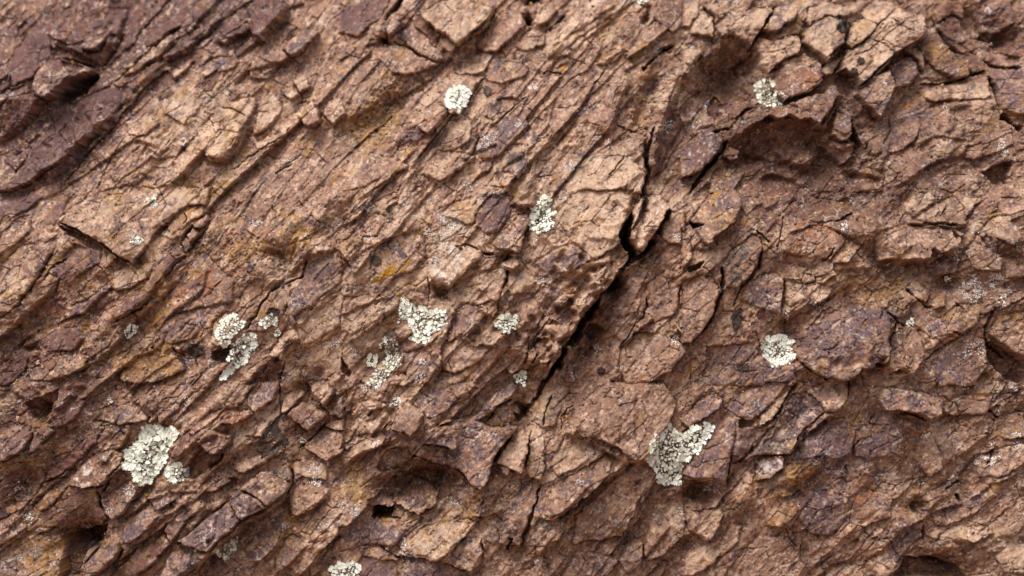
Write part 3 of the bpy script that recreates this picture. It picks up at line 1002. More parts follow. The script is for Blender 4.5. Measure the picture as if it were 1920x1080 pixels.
# a piece's undersides are shaped before the piece, so that its lip stands over them
_o, _i = [], 0
while _i < len(FEAT):
    if FEAT[_i][0] in 'SP':
        _j = _i + 1
        while _j < len(FEAT) and FEAT[_j][0] == 's': _j += 1
        for _f in FEAT[_i + 1:_j]:
            if float(_f[1][2]) < -.15:
                _p = _f[2].copy(); _mid = .5 * (_p[:, 1].min() + _p[:, 1].max()); _p[_p[:, 1] < _mid, 1] -= 7
                _o.append(('u', _f[1], _p))
        _o.append(FEAT[_i]); _o += [_f for _f in FEAT[_i + 1:_j] if float(_f[1][2]) >= -.15]
        _i = _j
    else:
        _o.append(FEAT[_i]); _i += 1
FEAT = _o

# bedding coordinates: t runs along the strata, s across them (both in photo pixels)
_BED = [(50,250,37),(100,450,42),(300,300,44),(550,80,47),(100,650,42),(250,550,44),(450,600,47),(300,800,40),(250,1000,40),(450,950,38),
        (600,400,45),(700,600,45),(800,250,48),(900,100,50),(950,300,53),(1100,150,52),(1080,450,57),(1100,600,57),(900,750,47),(1000,900,56),
        (1250,250,58),(1300,350,52),(1200,850,50),(1350,700,46),(1200,1000,50),(1450,850,50),(1500,100,42),(1650,100,40),(1800,200,40),
        (1500,350,30),(1700,400,20),(1600,620,32),(1800,600,30),(1700,780,22),(1700,1000,38),(1850,900,36)]
def _mono(x, y):
    x = (x - 960) / 960.0; y = (y - 540) / 960.0
    return [x, y, x*x, x*y, y*y, x*x*x, x*x*y, x*y*y, y*y*y]
def _fit(sign_along):
    A, b = [], []
    for (px, py, a) in _BED:
        t = np.array([math.cos(math.radians(a)), -math.sin(math.radians(a))]); n = np.array([-t[1], t[0]])
        X, Y = (px - 960) / 960.0, (py - 540) / 960.0
        gx = np.array([1, 0, 2*X, Y, 0, 3*X*X, 2*X*Y, Y*Y, 0.0]); gy = np.array([0, 1, 0, X, 2*Y, 0, X*X, 2*X*Y, 3*Y*Y])
        A.append(t[0]*gx + t[1]*gy); b.append(1.0 if sign_along else 0.0)
        A.append(n[0]*gx + n[1]*gy); b.append(0.0 if sign_along else 1.0)
    for k in range(5, 9):                                           # keep the cubic terms small
        r = np.zeros(9); r[k] = 0.5; A.append(r); b.append(0.0)
    return np.linalg.lstsq(np.array(A), np.array(b), rcond=None)[0]
_KT, _KS = _fit(True), _fit(False)
def bedding(p, q):
    pc, qc = np.clip(p, -150, 2070), np.clip(q, -150, 1230)
    m = _mono(pc, qc)
    T = sum(k * v for k, v in zip(_KT, m)) * 960; S = sum(k * v for k, v in zip(_KS, m)) * 960
    return (T + 0.72 * (p - pc) - 0.69 * (q - qc)).astype(np.float32), (S + 0.69 * (p - pc) + 0.72 * (q - qc)).astype(np.float32)

def facets(t, s, at, as_, seed, off, tilt, bias=0.0):
    """A patch of flat chips: each cell a little plane of its own height and tilt (heights in pixels)."""
    h, ox, oy = voronoi(t / at, s / as_, seed)
    r = _R1[h]
    return (r[..., 2] - .5) * 2 * off + ox * at * (r[..., 3] - .5) * 2 * tilt * .6 + oy * as_ * ((r[..., 4] - .5) * 2 * tilt + bias), r[..., 5]

def seg_dist(x, y, pts):
    """Distance to a polyline, the side (+ = left of its direction as seen in the picture) and the position along it 0..1."""
    best = np.full(x.shape, 1e9, np.float32); side = np.zeros(x.shape, np.float32); pos = np.zeros(x.shape, np.float32)
    ln = np.hypot(*(pts[1:] - pts[:-1]).T); tot = ln.sum(); acc = 0.0
    for a, b, L in zip(pts[:-1], pts[1:], ln):
        if L < 1e-6: continue
        dx, dy = (b - a) / L
        u = np.clip((x - a[0]) * dx + (y - a[1]) * dy, 0, L)
        ex, ey = x - a[0] - u * dx, y - a[1] - u * dy
        d = np.hypot(ex, ey)
        m = d < best
        best = np.where(m, d, best)
        side = np.where(m, np.sign(ex * dy - ey * dx), side)
        pos = np.where(m, (acc + u) / tot, pos)
        acc += L
    return best, side, pos

def poly_signed(x, y, pts):
    """Signed distance to a polygon's outline, positive inside."""
    inside = np.zeros(x.shape, bool); best = np.full(x.shape, 1e9, np.float32)
    n = len(pts)
    for i in range(n):
        a, b = pts[i], pts[(i + 1) % n]
        if a[1] != b[1]:
            c = (a[1] > y) != (b[1] > y)
            xi = (b[0] - a[0]) * (y - a[1]) / (b[1] - a[1]) + a[0]
            inside ^= c & (x < xi)
        d = b - a; L2 = max(1e-9, float(d @ d))
        u = np.clip(((x - a[0]) * d[0] + (y - a[1]) * d[1]) / L2, 0, 1)
        best = np.minimum(best, np.hypot(x - a[0] - u * d[0], y - a[1] - u * d[1]))
    return np.where(inside, best, -best)

RS = 1.7                                                            # how far the traced pieces stand out
COLS = 'ptovmrgdbw y'.replace(' ', '')

def survey(p, q, detailed=True):
    """Relief (photo pixels towards the camera), colour biases, piece numbers for points of the wall given in photo pixels."""
    shp = p.shape
    t, s = bedding(p, q)
    # roughen every traced line
    wx = (4.2 * fbm(p / 38, q / 38, 21, 3, .5) + 2.6 * fbm(p / 15, q / 15, 23, 2) + 1.5 * fbm(p / 6, q / 6, 25, 2)).astype(np.float32)
    wy = (4.2 * fbm(p / 38, q / 38, 31, 3, .5) + 2.6 * fbm(p / 15, q / 15, 33, 2) + 1.5 * fbm(p / 6, q / 6, 35, 2)).astype(np.float32)
    x, y = p + wx, q + wy
    hwx = 16 * fbm(p / 30, q / 24, 301, 4, .6); hwy = 14 * fbm(p / 30, q / 24, 305, 4, .6)
    tw = t + 7 * fbm(p / 80, q / 80, 41, 2) + 1.8 * fbm(p / 14, q / 14, 44, 2)
    sw = s + 5 * fbm(p / 70, q / 70, 51, 2) + 1.6 * fbm(p / 12, q / 12, 54, 2)
    # --- chips of the bedrock, coarse to fine
    A, ra = facets(tw, sw, 120, 46, 1, 6.0, .26, .16)
    B, rb = facets(tw, sw, 46, 19, 2, 3.6, .38, .20)
    Cc, rc = facets(tw, sw, 19, 8.5, 3, 1.7, .50, .18)
    Dd, rd = facets(tw, sw, 8.5, 4.6, 4, .75, .55, .1)
    mB = sstep(-.25, .3, fbm(p / 150, q / 150, 61, 3)); mC = sstep(-.3, .35, fbm(p / 90, q / 90, 65, 3))
    stri = fbm(t / 70, s / 5.5, 71, 4, .6)                           # thin layers
    mS = sstep(-.05, .35, fbm(t / 160, s / 90, 75, 3))
    lumps = fbm(p / 70, q / 70, 81, 4, .5)
    grain = fbm(p / 7, q / 6, 85, 4, .65)
    A0, r0 = facets(tw + 20 * fbm(p / 90, q / 90, 47, 2), sw, 560, 62, 14, 9, .10, .20); A1, r1 = facets(tw, sw, 300, 24, 15, 4.2, .12, .20)
    str2 = fbm(t / 260, s / 16, 77, 3, .6)
    K1 = crags(tw / 130, sw / 66, 7); K2 = crags(tw / 58 + 3.3, sw / 30, 8); K3 = crags(tw / 25 + 7.7, sw / 13, 9); K4 = crags(p / 9 + wx / 4, q / 7 + wy / 4, 10)
    K0 = crags(tw / 330 + 1.3, sw / 150 + .4, 13)
    K5 = crags(p / 5.2 + wy / 3, q / 4.4 + wx / 3, 12)
    big = fbm(p / 330, q / 330, 83, 3, .55)
    ledgy = sstep(-.15, .35, fbm(t / 230, s / 120, 67, 3))            # stepped chips here, weathered humps there
    lay_ = 1 - .72 * sstep(1180, 1420, p + 90 * fbm(p / 200, q / 200, 311, 2)); lay_ = lay_ * (.2 + .8 * sstep(-.15, .25, fbm(t / 420, s / 150, 315, 2)))
    blocky = np.exp(-(((p - 110) / 230) ** 2 + ((q - 110) / 170) ** 2)) + .8 * np.exp(-(((p - 330) / 240) ** 2 + ((q - 900) / 150) ** 2)) + .6 * np.exp(-(((p - 640) / 160) ** 2 + ((q - 780) / 100) ** 2))
    lay_ = lay_ * (1 - .75 * np.clip(blocky, 0, 1))
    fine = (1.2 * Cc * mC * (.25 + .75 * ledgy) + 5.5 * K3 * (1.2 - .6 * mC) + 3.0 * K4 + 1.7 * K5 + 1.0 * Dd * (.3 + mC) + (3.4 * mS * stri + .8 * stri) * lay_ + 1.5 * grain)
    rough = lay_ * (1.25 * A0 + .85 * A1 * (.05 + .95 * (1 - mB)) + 3.5 * str2) + .8 * A * (.1 + .9 * ledgy) + .8 * B * mB * (.1 + .9 * ledgy) + (24 + 14 * (1 - lay_)) * K1 * (.4 + .6 * ledgy) + (10 + 7 * (1 - lay_)) * K2 + (8 + 7 * (1 - lay_)) * lumps + 40 * K0 + 40 * big
    # hairline cracks
    h, ox, oy, e = voronoi(tw / 62, sw / 27, 5, True)
    on = sstep(-.12, .15, fbm(p / 55, q / 55, 91, 3))
    crk = -9.0 * on * np.clip(1 - e / .042, 0, 1)
    h2, ox, oy, e2 = voronoi((tw + 4 * grain) / 27, (sw + 4 * grain) / 15, 6, True)
    on2 = sstep(.08, .3, fbm(p / 44, q / 44, 95, 3))
    crk += -3.4 * on2 * np.clip(1 - e2 / .075, 0, 1)
    ln = np.abs(fbm(tw / 44, sw / 26, 321, 4, .55)); crk += -6.0 * sstep(-.05, .2, fbm(p / 70, q / 70, 325, 2)) * np.clip(1 - ln / .022, 0, 1)
    H = np.zeros(shp, np.float32)
    plane = np.zeros(shp, np.float32); mask = np.zeros(shp, np.float32); joint = np.zeros(shp, np.float32)
    lab = np.full(shp, -1, np.int32); under = np.zeros(shp, np.float32); fresh = np.zeros(shp, np.float32)
    bias = {c: np.zeros(shp, np.float32) for c in COLS}
    edge_n = sstep(-.35, .25, fbm(p / 30, q / 30, 99, 2))
    px0, qy0 = float(p.min()), float(q.min())
    pieces = []
    rows_p, rows_q = p[shp[0] // 2], q[:, shp[1] // 2]
    def window(pts, pad):
        lo, hi = pts.min(0) - pad, pts.max(0) + pad
        j = np.where((rows_p > lo[0] - 25) & (rows_p < hi[0] + 25))[0]; i = np.where((rows_q > lo[1] - 25) & (rows_q < hi[1] + 25))[0]
        if len(i) == 0 or len(j) == 0: return None
        return slice(i[0], i[-1] + 1), slice(j[0], j[-1] + 1)
    for kind, a, pts in FEAT:
        if kind in 'SsFPu':
            hh, gx, gy, cols = float(a[0]), float(a[1]), float(a[2]), a[3].split('/')
            if kind in 'SP':
                pieces.append((kind, hh, cols, pts)); cur = len(pieces) - 1
            w = window(pts, 14)
            if w is None: continue
            X, Y = x[w], y[w]
            sd = poly_signed(X, Y, pts)
            m = sstep(-1, 8, sd) if (gy < -.15 and kind in 'uF') else sstep(-.9, .9, sd)
            cx, cy = pts.mean(0)
            bl = 1 + .18 * min(1, math.exp(-(((cx - 110) / 230) ** 2 + ((cy - 110) / 170) ** 2)) + .7 * math.exp(-(((cx - 330) / 240) ** 2 + ((cy - 900) / 150) ** 2)) + .7 * math.exp(-(((cx - 640) / 160) ** 2 + ((cy - 780) / 100) ** 2)))
            RP = 1.75 if hh < 0 else bl * (1.1 + .9 * min(1, max(0, (hh - 9) / 9)))
            # a piece comes out of the rock at its upper edge and breaks off at its lower right
            ext = pts @ np.array([.5, .87]); e0, e1 = ext.min(), ext.max()
            ramp = np.clip(((.5 * X + .87 * Y) - e0) / (e1 - e0), 0, 1)
            if kind in 'SP' and hh > 0:
                lo = .95 if hh >= 30 else (.6 if hh >= 18 else .05)
                pl = RP * hh * (lo + (1.15 - lo) * ramp) + np.clip(.8 * gx * (X - cx) + .6 * gy * (Y - cy), -50, 50)
            else:
                if gy < -.15:
                    pl = RP * hh + np.clip(1.4 * gx * (X - cx) + 2.0 * -gy * (pts[:, 1].max() - Y), -60, 75)
                else:
                    pl = RP * hh + np.clip(1.4 * gx * (X - cx) + 1.3 * gy * (Y - cy), -80, 80)
            bev = min(4.5, abs(hh) * .22)
            pl = pl - bev * np.clip(1 - sd / 7.0, 0, 1) ** 2 * (.3 + edge_n[w])
            plane[w] = plane[w] * (1 - m) + pl * m
            mask[w] = np.maximum(mask[w] * (1 - m), m * (.4 if kind in 'uF' and hh > -50 else 1))
            if kind in 'SP':
                joint[w] = np.minimum(joint[w] * (1 - .8 * m), -min(7., 1.5 + .2 * abs(hh)) * (.02 + edge_n[w]) * (1 - under[w]) * np.exp(-((sd + .8) / 2.1) ** 2))
                lab[w] = np.where(sd > 0, cur, lab[w])
            elif kind == 's':
                joint[w] *= 1 - sstep(-7, -2.5, sd)
                lab[w] = np.where(sd > 0, cur, lab[w])
            elif kind == 'u':
                under[w] = np.maximum(under[w], sstep(-8, -3, sd))
                lab[w] = np.where(sd > 0, len(pieces), lab[w])
            else:
                lab[w] = np.where(sd > 0, -1, lab[w])
            mi = sstep(-1, 6, sd)
            fresh[w] = fresh[w] * (1 - mi) + mi * (.85 if cols[0] == 'm' or (cols[0] == 'v' and len(cols) > 1 and cols[1] == 'm') else (.35 if cols[0] in 'vb' else 0))
            for k, c in enumerate(cols):
                for cc in COLS:
                    if cc != c and k == 0: bias[cc][w] *= (1 - .5 * mi)
                bias[c][w] += (.34 if k == 0 else .24) * mi  # darker browns on undersides and in hollows put their shade into the colour
        elif kind == 'B':
            c, st, rx, ry, an = a[0], float(a[1]) * (.8 if a[0] == 'v' else 1.15 if a[0] in 'to' else 1), float(a[2]) / 3 * 1.15, float(a[3]) / 3 * 1.15, math.radians(float(a[4]))
            w = window(pts, max(rx, ry) * 2)
            if w is None: continue
            X, Y = x[w] - pts[0, 0], y[w] - pts[0, 1]
            u, v = X * math.cos(an) - Y * math.sin(an), X * math.sin(an) + Y * math.cos(an)
            bias[c][w] += st * np.exp(-((u / rx) ** 2 + (v / ry) ** 2) * .8)
    H += (rough - 34 * big - 32 * K0) * (1 - .78 * mask) + 34 * big + 32 * K0 + plane + fine * (1 - .42 * mask) + crk * (1 - .15 * mask) + joint
    for kind, a, pts in FEAT:
        if kind == 'H':
            hh, rx, ry, an = 1.35 * RS * float(a[0]), float(a[1]) / 3, float(a[2]) / 3, math.radians(float(a[3]))
            w = window(pts, max(rx, ry) * 2.4 + 16)
            if w is None: continue
            X, Y = x[w] + hwx[w] - pts[0, 0], y[w] + hwy[w] - pts[0, 1]
            u, v = X * math.cos(an) - Y * math.sin(an), X * math.sin(an) + Y * math.cos(an)
            H[w] += hh * np.exp(-((u / rx) ** 2 + (v / ry) ** 2))
        elif kind == 'L':
            hh, fall, face = RS * float(a[0]), float(a[1]), float(a[2]) / 1.6
            w = window(pts, fall * 3)
            if w is None: continue
            d, sg, pos = seg_dist(x[w], y[w], pts)
            tp = sstep(0, .14, pos) * sstep(1, .86, pos)
            up = hh * np.exp(-d / fall)
            dn = hh * np.clip(1 - d / face, 0, 1) - .35 * hh * np.exp(-((d - face) / (.8 * face)) ** 2) * (d > face * .5)
            H[w] += np.where(sg > 0, up, dn) * tp * (.55 + .6 * edge_n[w])
        elif kind == 'C':
            wd, dp = float(a[0]) / 3 * 1.15, RS * float(a[1])
            w = window(pts, 24)
            if w is None: continue
            d, sg, pos = seg_dist(x[w], y[w], pts)
            tp = sstep(0, .1, pos) * sstep(1, .9, pos)
            ww = np.maximum(.5, wd * (.45 + .75 * edge_n[w])) * (.4 + .6 * tp)
            H[w] -= dp * tp * np.clip(1.25 * (1 - d / (ww * 1.35)), 0, 1)
    return dict(H=H, lab=lab, bias=bias, pieces=pieces, t=t, s=s, tw=tw, sw=sw, ra=ra, rb=rb, rc=rc, rd=rd, grain=grain, stri=stri, x=x, y=y, mask=mask, fresh=fresh)

def lin(r, g, b):
    f = lambda c: ((c / 255 + .055) / 1.055) ** 2.4 if c > 10 else c / 255 / 12.92
    return np.array([f(r), f(g), f(b)], np.float32)
PAL = {'p': lin(154,116,95), 't': lin(198,164,137), 'o': lin(162,120,68), 'v': lin(97,77,83), 'm': lin(102,66,57), 'r': lin(156,95,56),
       'g': lin(121,109,97), 'd': lin(48,41,37), 'b': lin(102,70,49), 'w': lin(232,219,209), 'y': lin(204,146,24)}

def albedo(p, q, r):
    """What the stone, its stains and its dust look like, with shade painted into undersides and hollows."""
    t, s, x, y, bias = r['t'], r['s'], r['x'], r['y'], r['bias']
    def N(a, b, seed, o=4):
        return fbm(t / a, s / b, seed, o, .58)
    col = np.empty(p.shape + (3,), np.float32)
    col[:] = PAL['p']
    fresh = r['fresh']; dusty = 1 - .75 * fresh
    def lay(c, m, k=1.0):
        m = np.clip(m * k, 0, 1)[..., None]
        col[:] = col * (1 - m) + PAL[c] * m
    mid = 1.25 * fbm(p / 40, q / 40, 203, 5, .62); small = fbm(p / 11, q / 11, 207, 3, .6)
    lay('t', sstep(.02, .35, N(110, 60, 201) + .45 * mid + bias['t'] * .8 - .10), .8)
    lay('b', sstep(.05, .5, N(130, 80, 211) + .4 * small + bias['b'] - .18), .75)
    lay('o', sstep(.10, .42, 1.15 * N(80, 34, 215) + .4 * small + bias['o'] - .11), .85)
    lay('m', sstep(.05, .4, N(90, 40, 221) + .3 * mid + bias['m'] - .22), .9)
    lay('r', sstep(.18, .45, N(40, 18, 225) + .3 * small + bias['r'] - .20), .8)
    lay('g', sstep(.18, .40, N(50, 30, 231) + .4 * small + bias['g'] - .22), .8)
    lay('v', sstep(.13, .20, 1.05 * N(34, 19, 235, 6) + .55 * small + bias['v'] * 1.0 - .13), .85)
    lay('v', sstep(.16, .26, fbm(p / 17, q / 13, 291, 5, .7) + .4 * mid + bias['v'] * .5 + bias['m'] * .4 - .11), .7)
    lay('m', sstep(.16, .30, fbm(p / 24, q / 17, 295, 5, .68) - .4 * mid + bias['b'] * .5 + bias['m'] * .5 - .05), .6)
    lay('p', sstep(.12, .4, fbm(p / 55, q / 40, 241, 5, .62) + bias['p'] * .5 - .10) * dusty, .65)   # dust
    lay('t', sstep(.14, .26, .7 * N(30, 14, 245, 6) + .55 * small - bias['b'] * .3 + bias['t'] * .3) * dusty, .75)
    lay('d', sstep(.28, .45, N(34, 22, 251) + .4 * small + bias['d'] - .22), .8)
    lay('w', sstep(.30, .48, .7 * N(16, 8, 255, 4) + .5 * small + bias['w'] - .14), .6)
    lay('r', sstep(.36, .46, fbm(p / 9, q / 7, 261, 3, .6) + bias['r'] * .3 + bias['o'] * .2), .55)
    lay('y', sstep(.30, .40, .6 * small + .4 * mid + bias['y'] * 1.2 - .22), .8)
    lay('m', fresh * (.75 + .5 * mid), .55)
    val = .94 + .16 * (r['rb'] - .5) + .20 * (r['rc'] - .5) + .16 * (r['rd'] - .5) + .30 * r['grain'] + .22 * r['stri'] + .22 * small + .12 * (r['ra'] - .5)
    fl = .55 * fbm(p / 4.2, q / 3.6, 281, 2, .6) + .6 * fbm(t / 13, s / 6.5, 283, 4, .65); fl2 = .5 * fbm(p / 4.6, q / 3.8, 285, 2, .6) + .6 * fbm(t / 15, s / 7, 287, 4, .65); pt = sstep(-.2, .3, fbm(p / 34, q / 24, 289, 4, .6)); pu = sstep(-.15, .3, fbm(p / 60, q / 40, 293, 4, .6))
    lay('w', dusty * sstep(.17, .36, fl + .12 * pt) * (.05 + .95 * pt), .38)
    lay('t', dusty * sstep(.06, .24, fl), .22)
    lay('d', dusty * sstep(.16, .38, fl2 + .12 * pu) * (.1 + .9 * pu), .46)
    lay('o', sstep(.30, .5, -fl), .4)
    lay('v', sstep(.26, .5, -fl2) * (1 - pt), .5)
    dv = np.abs(fbm(t / 26, s / 15, 331, 4, .6)); lay('d', np.clip(1 - dv / .03, 0, 1) * sstep(-.1, .2, fbm(p / 50, q / 50, 335, 2)), .5)
    # thin pale mineral veins
    ve = np.abs(fbm(p / 70, q / 70, 271, 3)); vm = sstep(.1, .3, fbm(p / 90, q / 90, 275, 2))
    lay('w', np.clip(1 - ve / .014, 0, 1) * vm, .55)
    return np.clip(col * val[..., None], 0.005, .95)

# ------------------------------------------------------------------ the wall in metres
def base_y(x, z):
    zz = z - ZC
    return .16 * zz + .60 * np.clip(zz - .06, 0, .6) ** 1.3 + .22 * np.maximum(0, .45 * zz - .4 * x - .18) * 1.6 + .10 * np.maximum(0, x * .6 - zz * .8 - .45)
def to_pq(x, z):
    d = D0 + base_y(x, z)
    return (960 + F * x / d).astype(np.float32), (540 - F * (z - ZC) / d).astype(np.float32)

STEP = 1.5 / PX
def axis(a, b, st): return np.arange(a, b, st)
gx = axis(-.90, .92, STEP)
gz = axis(ZC + .535, ZC - .51, -STEP)
GX, GZ = np.meshgrid(gx, gz)
GP, GQ = to_pq(GX, GZ)
R = survey(GP, GQ)
GH = R['H']
ALB = albedo(GP, GQ, R)
GY = base_y(GX, GZ) - GH / PX
NR, NC = GX.shape
LAB = R['lab']

def height_at(x, z, g=None):
    """World y of the rock's surface (bilinear)."""
    g = GY if g is None else g
    u = np.clip((x - gx[0]) / STEP, 0, NC - 1.001); v = np.clip((gz[0] - z) / STEP, 0, NR - 1.001)
    j, i = int(u), int(v); fu, fv = u - j, v - i
    return float((g[i, j] * (1 - fu) + g[i, j+1] * fu) * (1 - fv) + (g[i+1, j] * (1 - fu) + g[i+1, j+1] * fu) * fv)
def box_blur(a, n):
    k = 2 * n + 1
    for ax in (0, 1):
        c = np.cumsum(np.pad(a, [(n + 1, n) if q == ax else (0, 0) for q in (0, 1)], mode='edge'), axis=ax, dtype=np.float64)
        a = (np.take(c, range(k, c.shape[ax]), ax) - np.take(c, range(0, c.shape[ax] - k), ax)) / k
    return a
GYS = box_blur(GY, 3)                                               # smoothed, for how a lichen lies
def on_rock(px, py):
    """The point of the rock that shows at a photo pixel."""
    d = D0
    for _ in range(6):
        x, z = (px - 960) / F * d, ZC - (py - 540) / F * d
        d = D0 + height_at(x, z)
    return x, d - D0, z
def rock_normal(x, z, e=.006):
    dx = (height_at(x + e, z, GYS) - height_at(x - e, z, GYS)) / (2 * e); dz = (height_at(x, z + e, GYS) - height_at(x, z - e, GYS)) / (2 * e)
    n = Vector((dx, -1, dz)); n.normalize()
    return n

# ------------------------------------------------------------------ materials
def node_mat(name):
    m = bpy.data.materials.new(name); m.use_nodes = True
    nt = m.node_tree
    return m, nt, nt.nodes['Principled BSDF']
def rock_material():
    m, nt, b = node_mat('weathered_rock')
    at = nt.nodes.new('ShaderNodeVertexColor'); at.layer_name = 'stone_colour'
    tc = nt.nodes.new('ShaderNodeTexCoord')
    n1 = nt.nodes.new('ShaderNodeTexNoise'); n1.inputs['Scale'].default_value = 420; n1.inputs['Detail'].default_value = 6; n1.inputs['Roughness'].default_value = .7
    n2 = nt.nodes.new('ShaderNodeTexNoise'); n2.inputs['Scale'].default_value = 130; n2.inputs['Detail'].default_value = 8; n2.inputs['Roughness'].default_value = .72
    for n in (n1, n2): nt.links.new(tc.outputs['Object'], n.inputs['Vector'])
    mr = nt.nodes.new('ShaderNodeMapRange'); mr.inputs['From Min'].default_value = .3; mr.inputs['From Max'].default_value = .7
    mr.inputs['To Min'].default_value = .74; mr.inputs['To Max'].default_value = 1.22
    nt.links.new(n1.outputs['Fac'], mr.inputs['Value'])
    mx = nt.nodes.new('ShaderNodeMix'); mx.data_type = 'RGBA'; mx.blend_type = 'MULTIPLY'; mx.inputs[0].default_value = 1
    nt.links.new(at.outputs['Color'], mx.inputs[6]); nt.links.new(mr.outputs['Result'], mx.inputs[7])
    nt.links.new(mx.outputs[2], b.inputs['Base Color'])
    bp = nt.nodes.new('ShaderNodeBump'); bp.inputs['Strength'].default_value = .55; bp.inputs['Distance'].default_value = .0016
    nt.links.new(n2.outputs['Fac'], bp.inputs['Height']); nt.links.new(bp.outputs['Normal'], b.inputs['Normal'])
    b.inputs['Roughness'].default_value = .78
    b.inputs['Specular IOR Level'].default_value = .32
    return m
M_ROCK = rock_material()
def plain_material(name, c1, c2, scale=300, rough=.85, bump=.0008):
    m, nt, b = node_mat(name)
    tc = nt.nodes.new('ShaderNodeTexCoord'); n = nt.nodes.new('ShaderNodeTexNoise')
    n.inputs['Scale'].default_value = scale; n.inputs['Detail'].default_value = 5; n.inputs['Roughness'].default_value = .65
    nt.links.new(tc.outputs['Object'], n.inputs['Vector'])
    cr = nt.nodes.new('ShaderNodeValToRGB'); cr.color_ramp.elements[0].position = .36; cr.color_ramp.elements[1].position = .62
    cr.color_ramp.elements[0].color = (*c1, 1); cr.color_ramp.elements[1].color = (*c2, 1)
    nt.links.new(n.outputs['Fac'], cr.inputs['Fac']); nt.links.new(cr.outputs['Color'], b.inputs['Base Color'])
    bp = nt.nodes.new('ShaderNodeBump'); bp.inputs['Distance'].default_value = bump; bp.inputs['Strength'].default_value = .5
    nt.links.new(n.outputs['Fac'], bp.inputs['Height']); nt.links.new(bp.outputs['Normal'], b.inputs['Normal'])
    b.inputs['Roughness'].default_value = rough; b.inputs['Specular IOR Level'].default_value = .25
    return m

# ------------------------------------------------------------------ meshes
def mesh_from(name, verts, faces4, mat, cols=None):
    me = bpy.data.meshes.new(name)
    me.vertices.add(len(verts)); me.vertices.foreach_set('co', np.ascontiguousarray(verts, np.float32).ravel())
    nf = len(faces4)
    me.loops.add(nf * 4); me.polygons.add(nf)
    me.loops.foreach_set('vertex_index', np.ascontiguousarray(faces4, np.int32).ravel())
    me.polygons.foreach_set('loop_start', np.arange(0, nf * 4, 4, dtype=np.int32))
    me.update(calc_edges=True)
    if cols is not None:
        at = me.color_attributes.new('stone_colour', 'FLOAT_COLOR', 'POINT')
        at.data.foreach_set('color', np.concatenate([cols, np.ones((len(cols), 1), np.float32)], 1).astype(np.float32).ravel())
    me.materials.append(mat)
    return me

def link(name, me, parent=None, loc=None):
    o = bpy.data.objects.new(name, me); C.objects.link(o)
    if parent is not None: o.parent = parent
    if loc is not None: o.location = loc
    return o
def tag(o, label, cat, group=None):
    o['label'] = label; o['category'] = cat
    if group: o['group'] = group
    return o

VERT = np.stack([GX, GY, GZ], -1).reshape(-1, 3).astype(np.float32)
ACOL = ALB.reshape(-1, 3)
ii, jj = np.meshgrid(np.arange(NR - 1), np.arange(NC - 1), indexing='ij')
v00 = (ii * NC + jj).ravel()
QUAD = np.stack([v00, v00 + NC, v00 + NC + 1, v00 + 1], -1).astype(np.int32)
QLAB = LAB[:-1, :-1].ravel().copy()
cnt = np.bincount(QLAB[QLAB >= 0], minlength=len(R['pieces']))
in_frame = ((GP > -5) & (GP < 1925) & (GQ > -5) & (GQ < 1085))[:-1, :-1].ravel()
cnt_in = np.bincount(QLAB[(QLAB >= 0) & in_frame], minlength=len(R['pieces']))
for k in range(len(R['pieces'])):
    if cnt_in[k] < 40: QLAB[QLAB == k] = -1

def cut(sel, back=.014):
    """The quads SEL of the survey as a piece with sides that run back into the rock."""
    f = QUAD[sel]
    used, inv = np.unique(f.ravel(), return_inverse=True)
    f = inv.reshape(-1, 4); v = VERT[used]; c = ACOL[used]
    if back:
        e = np.concatenate([f[:, [0, 1]], f[:, [1, 2]], f[:, [2, 3]], f[:, [3, 0]]])
        key = e[:, 0].astype(np.int64) * len(v) + e[:, 1]; rev = e[:, 1].astype(np.int64) * len(v) + e[:, 0]
        out = e[~np.isin(key, rev)]
        bu, binv = np.unique(out.ravel(), return_inverse=True)
        bi = binv.reshape(-1, 2) + len(v)
        vb = v[bu] + np.array([0, back, 0], np.float32)
        f = np.concatenate([f, np.stack([out[:, 1], out[:, 0], bi[:, 0], bi[:, 1]], -1)])
        v = np.concatenate([v, vb]); c = np.concatenate([c, c[bu]])
    return v, f, c

v, f, c = cut(QLAB == -1, 0)
rock = link('rock_face', mesh_from('rock_face', v, f, M_ROCK, c))
rock['kind'] = 'structure'

NAMED = {}
for k, (kind, hh, cols, pts) in enumerate(R['pieces']):
    sel = QLAB == k
    if not sel.any(): continue
    v, f, c = cut(sel)
    if kind == 'P':
        o0 = v.mean(0); me = mesh_from('loose_stone', v - o0, f, M_ROCK, c)
        o = link('loose_stone', me, None, o0); NAMED[tuple(np.round(pts[0]).astype(int))] = o
    else:
        w = pts.max(0) - pts.min(0)
        name = 'rock_block' if hh >= 18 else ('rock_slab' if max(w) > 45 else 'rock_chip')
        link(name, mesh_from(name, v, f, M_ROCK, c), rock)

# the rest of the cutting, round the stretch in the picture, and the ground at its foot
SO = 8.5 / PX
ox = axis(-2.1, 2.1, SO); oz = axis(ZC + 1.1, -.05, -SO)
OX, OZ = np.meshgrid(ox, oz)
OP, OQ = to_pq(OX, OZ)
OR = survey(OP, OQ)
oc = albedo(OP, OQ, OR)
OY = base_y(OX, OZ) - OR['H'] / PX
inner = (OX > gx[0] - .2 * SO) & (OX < gx[-1] + .2 * SO) & (OZ < gz[0] + .2 * SO) & (OZ > gz[-1] - .2 * SO)
OY = np.where(inner, OY + .006, OY)
deep = (OX > gx[0] + 2 * SO) & (OX < gx[-1] - 3 * SO) & (OZ < gz[0] - 2 * SO) & (OZ > gz[-1] + 3 * SO)
keep = ~deep[:-1, :-1].ravel()
nr, nc = OX.shape
ii, jj = np.meshgrid(np.arange(nr - 1), np.arange(nc - 1), indexing='ij'); v00 = (ii * nc + jj).ravel()
q4 = np.stack([v00, v00 + nc, v00 + nc + 1, v00 + 1], -1)[keep]
used, inv = np.unique(q4.ravel(), return_inverse=True)
